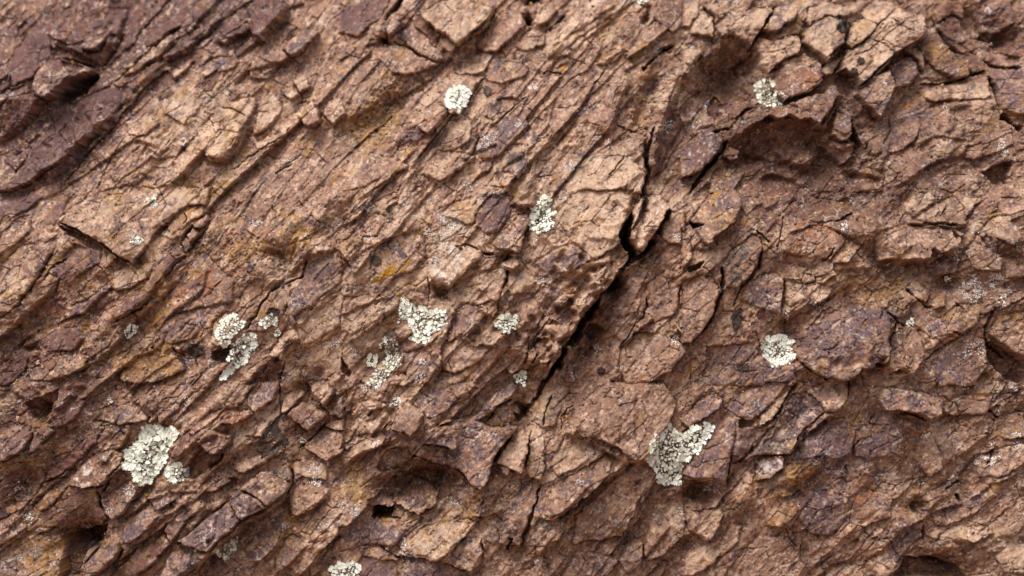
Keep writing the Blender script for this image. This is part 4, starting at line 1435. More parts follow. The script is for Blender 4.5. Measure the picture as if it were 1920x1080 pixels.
vo = np.stack([OX, OY, OZ], -1).reshape(-1, 3)[used]
me = mesh_from('cliff_surround', vo, inv.reshape(-1, 4), M_ROCK, oc.reshape(-1, 3)[used])
cl = link('cliff', me); cl['kind'] = 'structure'
M_DIRT = plain_material('dry_dirt', lin(120, 88, 66), lin(150, 116, 90), 40, .95, .01)
gn = 60; gr = np.linspace(-60, 60, gn + 1)
gxx, gyy = np.meshgrid(gr, gr)
gzz = .04 * fbm(gxx / 7, gyy / 7, 301, 3)
ii, jj = np.meshgrid(np.arange(gn), np.arange(gn), indexing='ij'); v00 = (ii * (gn + 1) + jj).ravel()
gme = mesh_from('ground', np.stack([gxx, gyy, gzz], -1).reshape(-1, 3), np.stack([v00, v00 + 1, v00 + gn + 2, v00 + gn + 1], -1), M_DIRT)
g_o = link('ground', gme); g_o['kind'] = 'structure'

# ------------------------------------------------------------------ lichens
def pale_lobe_material(name, c1, c2, c3):
    """Dull greenish white cortex, finely mottled, browner along the worn spots."""
    m, nt, b = node_mat(name)
    geo = nt.nodes.new('ShaderNodeNewGeometry')
    n = nt.nodes.new('ShaderNodeTexNoise'); n.inputs['Scale'].default_value = 260; n.inputs['Detail'].default_value = 5; n.inputs['Roughness'].default_value = .7
    nt.links.new(geo.outputs['Position'], n.inputs['Vector'])
    cr = nt.nodes.new('ShaderNodeValToRGB')
    cr.color_ramp.elements[0].position = .34; cr.color_ramp.elements[0].color = (*c3, 1)
    cr.color_ramp.elements[1].position = .66; cr.color_ramp.elements[1].color = (*c2, 1)
    e = cr.color_ramp.elements.new(.47); e.color = (*c1, 1)
    nt.links.new(n.outputs['Fac'], cr.inputs['Fac']); nt.links.new(cr.outputs['Color'], b.inputs['Base Color'])
    b.inputs['Roughness'].default_value = .9; b.inputs['Specular IOR Level'].default_value = .15
    return m
M_PALE = pale_lobe_material('pale_green_lichen', lin(245,245,232), lin(252,252,246), lin(226,222,200))
M_DULL = pale_lobe_material('dull_green_lichen', lin(236,236,216), lin(247,247,236), lin(202,195,168))
M_WORN = pale_lobe_material('worn_grey_lichen', lin(198,195,180), lin(228,228,216), lin(124,114,100))
M_CRUST = plain_material('grey_white_crust', lin(176,166,160), lin(232,228,224), 700, .95, .0004)
M_WHITE = plain_material('white_crust', lin(214,210,202), lin(246,244,240), 600, .95, .0004)
M_YELLOW = plain_material('yellow_crust', lin(168,112,22), lin(206,156,36), 500, .9, .0004)
M_ORANGE = plain_material('orange_crust', lin(200,104,18), lin(226,140,36), 500, .9, .0004)
M_DARK = plain_material('blackish_leathery_lichen', lin(46,36,31), lin(78,64,56), 160, .8, .0016)
M_DARKG = plain_material('dark_grey_leathery_lichen', lin(66,56,50), lin(104,88,76), 160, .8, .0016)
M_STRAW = plain_material('dry_straw', lin(150,116,72), lin(196,160,108), 200, .8, .0006)
M_FLAKE = plain_material('pale_tan_flake', lin(206,150,108), lin(224,176,132), 200, .8, .0006)

M_THALLUS = pale_lobe_material('brown_grey_thallus', lin(140,130,108), lin(196,190,168), lin(84,74,62))
rnd = random.Random(5)
def lobe_mesh(k):
    """One leaf-like lobe, root at the origin, growing along +X, upper side +Z, about 1 long: a notched, curled tongue with a thick rim."""
    r = random.Random(100 + k)
    nu, nv = 6, 11
    n_sub = r.choice([3, 3, 4, 5]); ph = r.uniform(-.5, .5); wide = r.uniform(.6, 1.05); curl = r.uniform(.02, .10); cup = r.uniform(.03, .11)
    top = []
    for i in range(nu):
        u = i / (nu - 1)
        for j in range(nv):
            v = -1 + 2 * j / (nv - 1)
            edge = 1 - .34 * abs(math.sin(n_sub * (v + ph) * 1.57)) ** .7 * u * u - .30 * abs(v) ** 2.4 * u
            x = u * edge
            y = v * wide * .5 * (.34 + .66 * math.sin(min(1, u * 1.15) * 1.57)) * (1 + .10 * math.sin(9 * u + 4 * v + k))
            z = cup * v * v * u + curl * u * u * (.6 + .4 * math.cos(3 * v + ph)) + .05 * math.sin(7 * v + k) * u
            top.append((x, y, z))
    nt_ = len(top)
    verts = top + [(x * .95, y * .93, z - .055 - .03 * (1 - x)) for x, y, z in top]
    faces = []
    for i in range(nu - 1):
        for j in range(nv - 1):
            a = i * nv + j
            faces.append((a, a + nv, a + nv + 1, a + 1)); faces.append((nt_ + a, nt_ + a + 1, nt_ + a + nv + 1, nt_ + a + nv))
    ring = [j for j in range(nv)] + [i * nv + nv - 1 for i in range(1, nu)] + [(nu - 1) * nv + j for j in range(nv - 2, -1, -1)] + [i * nv for i in range(nu - 2, 0, -1)]
    for a, b in zip(ring, ring[1:] + ring[:1]):
        faces.append((b, a, nt_ + a, nt_ + b))
    return verts, faces
LOBES = [lobe_mesh(k) for k in range(10)]
LOBE_ME = {}
def lobe_data(k, mat):
    if (k, mat.name) not in LOBE_ME:
        me = bpy.data.meshes.new('lobe'); v, f = LOBES[k]; me.from_pydata(v, [], f)
        me.materials.append(mat); me.polygons.foreach_set('use_smooth', [True] * len(f)); me.update()
        LOBE_ME[k, mat.name] = me
    return LOBE_ME[k, mat.name]

def inside(x, y, poly):
    return float(poly_signed(np.array([x]), np.array([y]), poly)[0])

def frame_at(px, py, ang, lift, tilt, roll, size):
    """A lobe's transform: it lies on the rock at a photo pixel and points along ANG (degrees, up = 90)."""
    x, y, z = on_rock(px, py)
    n = rock_normal(x, z)
    n = (n * .7 + Vector((0, -1.2, .3))).normalized()
    d = Vector((math.cos(math.radians(ang)), 0, math.sin(math.radians(ang))))
    d = (d - n * d.dot(n)).normalized(); sd = n.cross(d)
    d2 = (d * math.cos(tilt) + n * math.sin(tilt)).normalized(); n2 = d2.cross(sd) * 1.0
    sd2 = (sd * math.cos(roll) + n2 * math.sin(roll)).normalized(); n2 = d2.cross(sd2)
    w = size / PX
    p = Vector((x, y, z)) + n * lift / PX
    return Matrix(((d2.x * w, sd2.x * w, n2.x * w, p.x), (d2.y * w, sd2.y * w, n2.y * w, p.y), (d2.z * w, sd2.z * w, n2.z * w, p.z), (0, 0, 0, 1)))

def spots_in(poly, gap, r, tries=6000, ragged=0.0):
    """Points spread evenly over a polygon."""
    lo, hi = poly.min(0) - ragged, poly.max(0) + ragged; out = []
    cand = [(r.uniform(lo[0], hi[0]), r.uniform(lo[1], hi[1])) for _ in range(tries)]
    sd = poly_signed(np.array([c[0] for c in cand]), np.array([c[1] for c in cand]), poly)
    cx_, cy_ = np.array([c[0] for c in cand]), np.array([c[1] for c in cand])
    sd = sd + ragged * 1.6 * fbm(cx_ / 9, cy_ / 9, 401 + len(poly), 2)
    for c, s_ in zip(cand, sd):
        if s_ > 0 and all((c[0] - o[0]) ** 2 + (c[1] - o[1]) ** 2 > gap * gap for o, _ in out):
            out.append((c, float(s_)))
    return out

def foliose(label, poly, mat, lobe=11.0, gap=5.2, worn=None, seed=1, loose=1.0, limit=290, raise_=0.0, ragged=4.0):
    """A leafy lichen: an Empty at its holdfast with each lobe a part of its own."""
    r = random.Random(seed)
    poly = np.array(poly, float); ctr = poly.mean(0)
    x, y, z = on_rock(*ctr)
    root = bpy.data.objects.new('leafy_lichen', None); C.objects.link(root)
    root.location = (x, y, z); root.empty_display_size = .02
    tag(root, label, 'lichen', 'leafy lichens on the rock')
    inv = Matrix.Translation((-x, -y, -z))
    sp = spots_in(poly, .78 * gap, r, ragged=ragged)[:limit]
    depth = max(s_ for _, s_ in sp)
    sp.sort(key=lambda c: c[1])                                     # the rim first, the heart on top of it
    for (px, py), s_ in sp:
        f = s_ / max(depth, 1e-6)
        ang = math.degrees(math.atan2(-(py - ctr[1]), px - ctr[0])) + r.gauss(0, 18 + 75 * f)
        size = .92 * lobe * (1.0 - .42 * f) * r.choice([.5, .65, .8, 1.0, 1.2, 1.45])
        back = .38 * size                                           # the root of a rim lobe lies further in
        m = frame_at(px - back * math.cos(math.radians(ang)) * (1 - f), py + back * math.sin(math.radians(ang)) * (1 - f), ang,
                     2.4 + 3.2 * f * r.uniform(.4, 1.3) + raise_, math.radians(r.uniform(0, 10) + 20 * f * r.random() * loose), math.radians(r.gauss(0, 6 + 11 * f)), size)
        mt = worn if (worn is not None and r.random() < .25 + .5 * f) else mat
        if mt is M_PALE and r.random() < .22: mt = M_DULL
        o = bpy.data.objects.new('lobe', lobe_data(r.randrange(10), mt)); C.objects.link(o)
        o.parent = root; o.matrix_basis = inv @ m
    mat_spots = [c_ for c_, s_ in spots_in(poly, 2.6, r) if s_ > 2.2]
    if len(mat_spots) > 3:
        th = granules('thallus', '', mat_spots, M_THALLUS, seed, (1.6, 2.6), .5)
        for k_ in ('label', 'category', 'group'): del th[k_]
        th.parent = root; th.location = th.location - root.location
    return root

def granules(name, label, spots, mat, seed=1, size=(1.2, 2.6), high=.55, group='crusty lichens on the rock', cat='lichen'):
    """A crust of little scales grown together, one mesh: SPOTS are photo pixels."""
    r = random.Random(seed); verts, faces = [], []
    c0 = np.mean(np.array(spots), 0); o0 = Vector(on_rock(*c0))
    for px, py in spots:
        x, y, z = on_rock(px, py); n = (rock_normal(x, z) + Vector((0, -.6, 0))).normalized()
        a = n.cross(Vector((0, 0, 1))).normalized(); b = n.cross(a)
        w = r.uniform(*size) / PX; p0 = Vector((x, y, z)) - o0; k = len(verts); ph = r.random() * 6.28
        nn = 6
        for ring, (rr, hh) in enumerate(((1.0, -.3), (.86, .5), (.4, .9))):
            for q in range(nn):
                an = ph + q * 6.283 / nn; s_ = rr * w * r.uniform(.65, 1.25)
                verts.append(p0 + a * (math.cos(an) * s_) + b * (math.sin(an) * s_) + n * (hh * w * high))
        for ring in (0, 1):
            for q in range(nn):
                i0, i1 = k + ring * nn + q, k + ring * nn + (q + 1) % nn
                faces.append((i0, i1, i1 + nn, i0 + nn))
        faces.append(tuple(k + 2 * nn + q for q in range(nn)))
    me = bpy.data.meshes.new(name); me.from_pydata(verts, [], faces); me.materials.append(mat)
    me.polygons.foreach_set('use_smooth', [True] * len(faces)); me.update()
    o = link(name, me, None, o0)
    return tag(o, label, cat, group)

def ring_spots(cx, cy, ro, ri, n, r, arc=(0, 360), squash=1.0, rot=0):
    out = []
    for _ in range(n):
        a = math.radians(r.uniform(*arc)); d = math.sqrt(r.uniform((ri / ro) ** 2, 1)) * ro * (1 + .22 * math.sin(3 * a + cx) + .14 * math.sin(7 * a + cy))
        u, v = d * math.cos(a), d * math.sin(a) * squash
        out.append((cx + u * math.cos(rot) + v * math.sin(rot), cy - u * math.sin(rot) + v * math.cos(rot)))
    return out

def leathery(label, pts, mat, seed, frill=.22, lift=2.5):
    """A dark leathery lichen: one lobed, wavy sheet with a thick edge, held at its middle."""
    r = random.Random(seed); pts = np.array(pts, float); ctr = pts.mean(0); R_, S_ = 5, 40
    n = len(pts); outline = []
    for k in range(S_):
        f = k / S_ * n; a, b = pts[int(f) % n], pts[(int(f) + 1) % n]; p_ = a + (b - a) * (f - int(f))
        outline.append(ctr + (p_ - ctr) * (1 + .10 * math.sin(k * 1.9 + seed) + r.uniform(-.07, .07)))
    x, y, z = on_rock(*ctr); o0 = Vector((x, y, z)); nrm = (rock_normal(x, z) + Vector((0, -.8, 0))).normalized()
    verts = []
    for side in (0, 1):
        verts.append(nrm * ((lift * .3 - side * 1.2) / PX))
        for i in range(1, R_ + 1):
            f = i / R_
            for k in range(S_):
                q = ctr + (outline[k] - ctr) * f * (1 - .04 * side)
                wx_, wy_, wz_ = on_rock(*q)
                h = lift * (.4 + 1.1 * f * f) + frill * 9 * f * f * math.sin(k * .95 + seed) + 1.2 * f * math.sin(k * 2.3) - 1.2 * side
                verts.append(Vector((wx_, .5 * wy_ + .5 * (y), wz_)) - o0 + nrm * (h / PX) if i < 2 else Vector((wx_, wy_, wz_)) - o0 + nrm * (h / PX))
    half = 1 + R_ * S_; faces = []
    for side in (0, 1):
        b0 = side * half; fl = (lambda t_: t_) if side == 0 else (lambda t_: t_[::-1])
        for k in range(S_):
            k2 = (k + 1) % S_
            faces.append(fl((b0, b0 + 1 + k2, b0 + 1 + k)))
            for i in range(R_ - 1):
                a = b0 + 1 + i * S_
                faces.append(fl((a + k, a + k2, a + S_ + k2, a + S_ + k)))
    e = 1 + (R_ - 1) * S_
    for k in range(S_):
        k2 = (k + 1) % S_
        faces.append((e + k, e + k2, half + e + k2, half + e + k))
    me = bpy.data.meshes.new('leathery_lichen'); me.from_pydata(verts, [], faces); me.materials.append(mat)
    me.polygons.foreach_set('use_smooth', [True] * len(faces)); me.update()
    return tag(link('leathery_lichen', me, None, o0), label, 'lichen', 'dark leathery lichens on the rock')

def Z(col, row, text):
    return P3(text, col, row)

# the large leafy ones
foliose('round white-green leafy lichen on the pink slab near the top, above the grey crust', Z(1,0,'590,560 600,510 640,490 680,485 725,525 700,570 690,610 655,630 620,615 595,590'), M_PALE, 10, 4.6, seed=1, loose=.6)
foliose('tall tapering leafy lichen hanging under the small overhang in the middle of the rock', Z(1,1,'1050,180 1070,130 1080,80 1110,60 1145,25 1180,55 1170,90 1195,120 1185,165 1195,200 1160,215 1110,235 1070,220'), M_PALE, 10, 4.8, M_DULL, seed=2, raise_=4.0)
foliose('dull green leafy lichen at the corner of the rust-coloured slab above the large recess', Z(2,0,'410,470 480,450 510,480 495,520 560,540 555,580 520,595 490,600 440,580 410,520'), M_DULL, 9, 5.0, M_WORN, seed=3, loose=1.3)
foliose('three-armed pale leafy lichen spreading below the grey block', Z(1,1,'330,650 345,610 400,640 440,645 490,660 560,665 600,690 590,740 550,770 510,790 490,830 440,855 395,820 410,780 385,740 390,710 350,710 310,740'), M_PALE, 12, 5.6, M_DULL, seed=4)
foliose('oval green-tinged leafy lichen over the shadowed hollow, upper one of the touching pair', Z(0,1,'1220,800 1240,740 1290,700 1325,690 1345,730 1370,735 1360,770 1300,820 1270,875 1225,830'), M_DULL, 9, 4.6, M_PALE, seed=5, raise_=2.0, ragged=1.0, loose=.7)
foliose('long pale leafy lichen trailing down to a thin tail, lower one of the touching pair', Z(0,1,'1315,850 1340,820 1390,790 1440,805 1440,860 1410,920 1370,970 1320,1000 1280,1040 1245,1060 1250,1020 1290,960 1290,910'), M_PALE, 10, 4.8, seed=6, raise_=2.0, ragged=1.0, loose=.7)
foliose('largest bushy leafy lichen with long separate finger-like lobes', Z(0,2,'705,460 720,390 760,350 800,300 800,240 830,225 850,250 890,225 920,250 930,280 970,250 1000,280 980,330 950,380 930,440 890,500 850,550 810,560 770,540 760,500'), M_DULL, 15, 5.6, M_WORN, seed=7, loose=1.5, raise_=3.0)
foliose('small leafy lichen with stubby lobes close below the largest bushy one', Z(0,2,'935,480 970,450 1010,445 1050,480 1030,540 990,560 950,530'), M_DULL, 12, 5.4, M_WORN, seed=8, loose=1.3)
foliose('big white leafy lichen with two arms draped over the edge of the purple block', np.array([(1213,850),(1220,825),(1240,808),(1258,800),(1275,815),(1300,800),(1325,795),(1338,805),(1325,825),(1310,850),(1295,860),(1280,862),(1280,890),(1275,905),(1250,910),(1230,900),(1228,880),(1215,868)]), M_PALE, 11, 5.2, M_DULL, seed=9, raise_=6.0)
foliose('compact creamy white rosette lichen beside the domed purple boulder', Z(2,1,'435,840 480,820 550,810 615,835 615,890 630,920 600,965 560,970 510,990 490,960 460,930 445,890'), M_PALE, 10, 4.7, seed=10, loose=.7)
foliose('round flower-like lichen with radiating lobes, alone on bare pink rock', Z(1,1,'875,740 895,710 940,685 980,705 985,750 960,780 920,795 885,770'), M_DULL, 9, 4.4, M_WORN, seed=11, raise_=2.0)
foliose('small clean white lichen at the lower end of the long diagonal ridge', Z(1,1,'965,1040 980,1010 1010,995 1040,1015 1045,1060 1030,1090 985,1085'), M_PALE, 9, 4.6, seed=12, raise_=11.0, ragged=2.5, loose=.5)
foliose('patchy leafy lichen with a dead dark middle strung down the rock', Z(1,1,'210,860 230,830 290,820 320,840 310,890 335,930 330,970 290,990 260,1040 210,1090 150,1100 150,1070 190,1020 240,970 260,920 240,880'), M_DULL, 8, 5.0, M_WORN, seed=13, loose=1.5)
foliose('little pale tuft of lichen just left of the patchy one with the dead middle', Z(1,1,'135,960 160,920 200,920 195,980 150,985'), M_DULL, 8, 4.4, seed=14, raise_=3.0)
foliose('small white star-shaped lichen on the ochre slab', Z(0,1,'700,780 730,750 770,760 765,800 730,830 700,810'), M_PALE, 8, 4.4, seed=15, raise_=5.0, ragged=2.5, loose=.6)
foliose('narrow leafy lichen tucked under a dark leathery one', Z(0,1,'1465,740 1490,705 1560,700 1555,740 1500,760'), M_DULL, 8, 4.4, M_WORN, seed=16)
foliose('short upright sliver of pale lichen on a slab edge', Z(0,1,'1548,790 1562,762 1574,765 1572,815 1550,832'), M_PALE, 6, 3.8, seed=17)
foliose('white leafy lichen cut off by the bottom of the picture', np.array([(622,1068),(640,1058),(665,1056),(676,1063),(674,1088),(622,1090)]), M_PALE, 10, 5.0, seed=18)
foliose('withered grey-green lichen in the shade under the long purple slab', Z(0,2,'1225,940 1270,900 1335,865 1320,940 1270,985 1235,960'), M_WORN, 9, 5.0, M_DULL, seed=19, loose=1.4)
foliose('tiny grey tuft of lichen on the broad tan slab', Z(0,1,'830,50 850,25 885,35 885,62 862,95 845,75'), M_WORN, 7, 4.2, M_DULL, seed=20)
foliose('flat pale sliver of lichen near the lower edge of the broad tan slab', Z(0,1,'735,268 748,250 805,262 795,280 760,295 738,288'), M_PALE, 7, 4.0, M_WORN, seed=21)
foliose('greenish lichen clipped by the top of the picture', np.array([(1196,-8),(1214,-8),(1214,4),(1206,8),(1198,3)]), M_DULL, 8, 4.2, seed=22)
foliose('greenish white speck of lichen under the lavender slab', Z(2,1,'1470,480 1488,468 1510,474 1508,500 1488,504'), M_DULL, 6, 3.8, seed=23)
foliose('small green-white lichen on the crack above the domed boulder', Z(2,1,'1258,738 1280,712 1300,720 1292,750 1270,756'), M_DULL, 6, 3.8, seed=24)

# crusts: (tile column, row, u, v, outer radius, inner radius, scales, material, label, arc, squash, rotation), sizes in picture pixels of the 3x tile
CR = [
 (1,0,812,795,62,18,170,M_CRUST,'grey speckled crust in a slanting oval below the round white-green lichen',(0,360),.6,.7),
 (1,0,1282,935,36,4,80,M_CRUST,'pale grey crust on tan rock right of the dark outcrop',(0,360),.9,.9),
 (1,0,1832,708,36,0,80,M_WHITE,'bright white crust on the brown strata near the upper middle',(0,360),.8,.9),
 (1,0,1075,492,30,0,45,M_WHITE,'white crust on a ledge above the straw-filled crack',(0,360),.5,.1),
 (1,0,1000,700,21,0,40,M_CRUST,'small round grey crust on purple rock',(0,360),1,0),
 (1,0,1495,372,14,0,18,M_WHITE,'tiny white crust by the broken block corner',(0,360),1.6,.5),
 (1,0,1690,125,18,0,22,M_WHITE,'small white crust beside the dark slot at the top',(0,360),1.2,0),
 (1,0,1790,270,34,10,40,M_CRUST,'thin grey crust under the brown block at the top',(0,360),.7,.8),
 (1,0,1430,12,44,8,50,M_CRUST,'grey crust fringe along the top edge of the strata',(0,360),.5,0),
 (1,0,1590,10,22,0,24,M_CRUST,'small grey crust at the very top by the strata',(0,360),.7,0),
 (1,0,372,948,16,0,16,M_WHITE,'tiny white crust in the long straw-filled crack',(0,360),1,0),
 (1,0,730,1040,46,14,50,M_CRUST,'scattered grey crust at the foot of the dark outcrop',(0,360),.5,.4),
 (1,0,1505,795,16,0,16,M_WHITE,'small white crust left of a vertical crack',(0,360),1,0),
 (1,0,1605,885,14,0,14,M_WHITE,'white dot of crust on the large cream slab',(0,360),1,0),
 (1,1,600,155,66,14,170,M_CRUST,'widest grey lace-like crust above the white-stained slab',(0,360),.55,-.4),
 (1,1,660,200,44,10,90,M_CRUST,'grey crust touching the lace-like one on its lower right',(0,360),.6,-.2),
 (1,1,578,262,42,10,110,M_CRUST,'grey crust hanging down the white-stained slab',(0,360),1.25,-.3),
 (1,1,530,390,26,4,60,M_CRUST,'small lilac grey crust on the white-stained slab',(0,360),.9,.4),
 (1,1,128,560,52,38,70,M_CRUST,'arc-shaped grey crust open at the top',(180,360),.75,0),
 (1,1,155,255,27,10,50,M_CRUST,'grey ring of crust on the pink chip',(0,360),.9,0),
 (1,1,158,78,22,6,40,M_CRUST,'faint grey crust above the pink chip',(0,360),1,0),
 (1,1,365,62,18,4,26,M_CRUST,'speck of grey crust near the top of the lace-like group',(0,360),1.1,.5),
 (1,1,490,225,22,6,30,M_CRUST,'speck of grey crust left of the lace-like crust',(0,360),.9,0),
 (1,1,1440,880,20,0,34,M_WHITE,'white dotted crust by the dark gap under the long ridge',(0,360),1,0),
 (1,1,1310,1022,22,8,36,M_CRUST,'grey crust on the round pebble below the long ridge',(0,360),1,0),
 (1,1,1885,835,42,10,60,M_WHITE,'white crust beside the orange straw',(0,360),.6,-.4),
 (1,1,595,570,18,0,22,M_CRUST,'grey fleck of crust inside the square hollow',(0,360),1,0),
 (1,1,905,442,20,0,30,M_CRUST,'grey crust at the head of a short crack',(0,360),1,0),
 (1,1,850,352,12,0,18,M_CRUST,'grey fleck of crust beside a small dark hole',(0,360),1.2,0),
 (1,1,1097,265,13,0,16,M_WHITE,'white dot just below the tall tapering lichen',(0,360),1.3,0),
 (1,1,1255,38,20,0,24,M_CRUST,'grey dot of crust right of the tall tapering lichen',(0,360),.8,.5),
 (1,1,1890,255,24,4,32,M_CRUST,'grey crust on pink rock right of the deep black cleft',(0,360),1,.8),
 (1,1,455,955,16,0,30,M_WHITE,'bright white dot of crust on pink rock',(0,360),1,0),
 (1,1,440,1045,34,6,44,M_CRUST,'slanting grey crust below the bright white dot',(0,360),.5,.8),
 (1,1,70,900,26,6,24,M_CRUST,'faint grey smear of crust on pink rock',(0,360),.5,-.7),
 (1,1,870,15,30,4,30,M_CRUST,'grey crust at the head of the purple slab',(0,360),.5,-.2),
 (1,1,1120,500,26,6,26,M_CRUST,'lilac grey fleck of crust below the tall tapering lichen',(0,360),.7,0),
 (2,1,1620,555,58,26,230,M_CRUST,'largest round grey ring of crust with a bare speckled centre',(0,360),1,0),
 (2,1,1762,490,46,14,150,M_CRUST,'round grey crust up and right of the largest ring',(0,360),1,0),
 (2,1,1580,370,44,26,80,M_CRUST,'horseshoe grey crust above the largest ring',(150,380),1,0),
 (2,1,1800,620,46,8,60,M_WHITE,'upright string of white crust right of the largest ring',(0,360),.4,1.4),
 (2,1,1830,570,30,6,34,M_CRUST,'small grey crust above the upright white string',(0,360),.8,.5),
 (2,1,1690,575,22,4,30,M_CRUST,'grey crust touching the largest ring on its right',(0,360),1,0),
 (2,1,1640,885,58,20,70,M_WHITE,'loose scatter of white crust above the dark wedge-shaped hollow',(0,360),.6,.4),
 (2,1,1720,855,22,4,20,M_CRUST,'grey fleck at the tip of the dark wedge-shaped hollow',(0,360),1,0),
 (2,1,908,192,23,6,46,M_WHITE,'white crust in the brown band under the large recess',(0,360),1.2,0),
 (2,1,955,48,20,8,28,M_CRUST,'faint white ring in the large recess',(0,360),1,0),
 (2,1,582,692,18,0,34,M_WHITE,'white crust on a crack above the creamy rosette',(0,360),1.2,0),
 (2,1,224,522,14,0,26,M_WHITE,'upright white fleck by the long winding crack',(0,360),2,0),
 (2,1,1150,412,13,0,14,M_WHITE,'white fleck under the pink ledge',(0,360),1,0),
 (2,1,1645,215,18,0,22,M_CRUST,'grey fleck beside the small overhang on the far side',(0,360),1,0),
 (2,1,1880,285,24,6,26,M_CRUST,'grey fleck in the brown underside near the picture edge',(0,360),1,.6),
 (2,1,5,855,18,0,22,M_CRUST,'grey crust left of the smooth pink slabs',(0,360),1,0),
 (2,2,1690,440,52,32,120,M_WHITE,'white crescent of crust open at the top on the lower rock',(150,390),.8,0),
 (2,2,1770,412,24,0,24,M_WHITE,'white fleck off the end of the crescent',(0,360),.5,.3),
 (2,2,1518,542,40,4,70,M_WHITE,'white crust above the dark slit on the lower rock',(0,360),.6,.9),
 (2,2,1372,284,18,0,36,M_WHITE,'round white crust below the overhanging slab',(0,360),1,0),
 (2,2,172,580,44,20,130,M_CRUST,'grey ring of crust under the purple block',(0,360),.7,0),
 (2,2,1880,285,24,4,36,M_WHITE,'small white crust near the picture edge, lower rock',(0,360),.9,.8),
 (2,2,1882,350,30,4,40,M_CRUST,'grey crust near the picture edge, lower rock',(0,360),1.2,.9),
 (2,2,1735,360,16,0,22,M_WHITE,'upright white fleck above the crescent',(0,360),1.7,-.4),
 (2,2,1058,25,18,0,30,M_WHITE,'white fleck over the overhanging slab',(0,360),1.1,0),
 (2,2,1850,12,32,6,44,M_CRUST,'grey crust under the dark wedge-shaped hollow',(0,360),.6,0),
 (2,2,1570,20,30,6,40,M_CRUST,'grey crust on brown rock above the grey patch',(0,360),.8,.4),
 (2,2,1770,150,22,6,26,M_CRUST,'grey crust beside the little hole in the lower rock',(0,360),.8,0),
 (2,2,1340,555,16,2,16,M_WHITE,'faint white fleck on the mottled purple rock',(0,360),1,0),
 (0,0,1030,793,24,0,40,M_WHITE,'bright white crust on the blurred tan rock in the upper part',(0,360),.9,0),
 (0,0,1030,865,14,0,14,M_CRUST,'faint white fleck below the bright white crust',(0,360),1,0),
 (0,0,1610,915,50,14,40,M_CRUST,'faint grey scatter of crust on soft tan rock',(0,360),.5,0),
 (0,0,1530,690,14,0,22,M_WHITE,'white bead of crust on the knobbly rock',(0,360),1.4,0),
 (0,1,1440,176,30,4,56,M_CRUST,'grey crust at the head of the rust-coloured slab',(0,360),.5,0),
 (0,1,1062,942,32,4,60,M_CRUST,'grey crust below the blackish lump',(0,360),.55,0),
 (0,1,1190,963,28,4,36,M_CRUST,'faint grey crust under the paired lichens',(0,360),.6,.4),
 (0,1,1612,860,22,2,36,M_CRUST,'upright grey crust on the slab edge',(0,360),1.3,-.3),
 (0,1,1600,1020,30,8,40,M_CRUST,'grey crust beside the dark triangular recess',(0,360),1.1,-.3),
 (0,1,1880,850,30,8,34,M_CRUST,'faint grey crust on the pale strata',(0,360),.8,.6),
 (0,2,102,582,18,0,34,M_WHITE,'bright white fleck at the far left of the rock',(0,360),1.6,-.4),
 (0,2,158,758,26,2,50,M_WHITE,'white crust low on the left of the rock',(0,360),1.2,.5),
 (0,2,742,606,40,18,90,M_CRUST,'grey ring of crust under the largest bushy lichen',(0,360),.8,.5),
 (0,2,1055,100,24,4,40,M_CRUST,'grey crust above the largest bushy lichen',(0,360),1.3,.3),
 (0,2,1608,798,22,2,44,M_CRUST,'round grey crust on pink rock right of the long purple slab',(0,360),.9,0),
 (0,2,1768,482,40,8,70,M_CRUST,'white lace of crust below the square pink block',(0,360),.7,.4),
 (0,2,1782,545,34,4,60,M_WHITE,'greenish white crust under the white lace',(0,360),.7,.3),
 (0,2,1842,796,22,4,30,M_CRUST,'grey fleck above the bottom edge of the rock',(0,360),.8,.6),
 (0,2,592,416,18,2,26,M_CRUST,'small grey crust on the pale knob',(0,360),.7,0),
 (0,2,620,90,16,2,24,M_WHITE,'white crust on the pale rock above the largest bushy lichen',(0,360),1.2,.7),
 (0,2,615,712,22,4,24,M_CRUST,'grey speckle on the edge of the grey block',(0,360),.6,.2),
 (0,2,1700,318,14,0,20,M_WHITE,'white fleck between the pink blocks',(0,360),1,0),
 (0,2,1340,280,18,2,20,M_CRUST,'grey fleck beside the dark fan-shaped lichen',(0,360),1.2,0),
 (1,2,306,102,36,4,90,M_WHITE,'slanting white oval of crust above the square pink block',(0,360),.65,.5),
 (1,2,78,718,32,10,66,M_CRUST,'round grey crust left of the black hole',(0,360),.8,.2),
 (1,2,165,15,46,10,70,M_WORN,'worn grey crust trailing from the patchy lichen',(0,360),.6,.3),
 (1,2,98,180,40,8,50,M_CRUST,'string of grey crust down the left strata',(0,360),.45,1.2),
 (1,2,348,910,40,0,60,M_WHITE,'upright white crust below the black hole',(0,360),.35,1.4),
 (1,2,350,958,16,0,24,M_WHITE,'white fleck at the foot of the upright white crust',(0,360),.8,0),
 (1,2,195,338,26,4,26,M_WHITE,'faint white scatter on the left ledge',(0,360),.6,.6),
 (1,2,1400,388,26,4,40,M_CRUST,'grey crust on the pink rock under the broad overhang',(0,360),.8,.4),
 (1,2,1380,298,22,4,26,M_CRUST,'small grey crust at the broad overhang',(0,360),1.2,.4),
 (1,2,1045,860,18,0,34,M_CRUST,'grey crust along the long upright crack',(0,360),1.2,.2),
 (1,2,1095,998,14,0,18,M_WHITE,'white fleck near the bottom middle of the rock',(0,360),.8,0),
 (1,2,30,540,34,6,40,M_CRUST,'grey crust on the left bottom hollow',(0,360),.5,0),
 (1,2,15,680,26,4,34,M_CRUST,'grey fleck above the round grey crust',(0,360),.9,.4),
 (1,2,610,655,60,10,40,M_WHITE,'fine scatter of white flecks below the big overhang',(0,360),.35,-.2),
 (1,2,1340,560,24,4,30,M_CRUST,'grey fleck on the ridge below the broad overhang',(0,360),.9,.8),
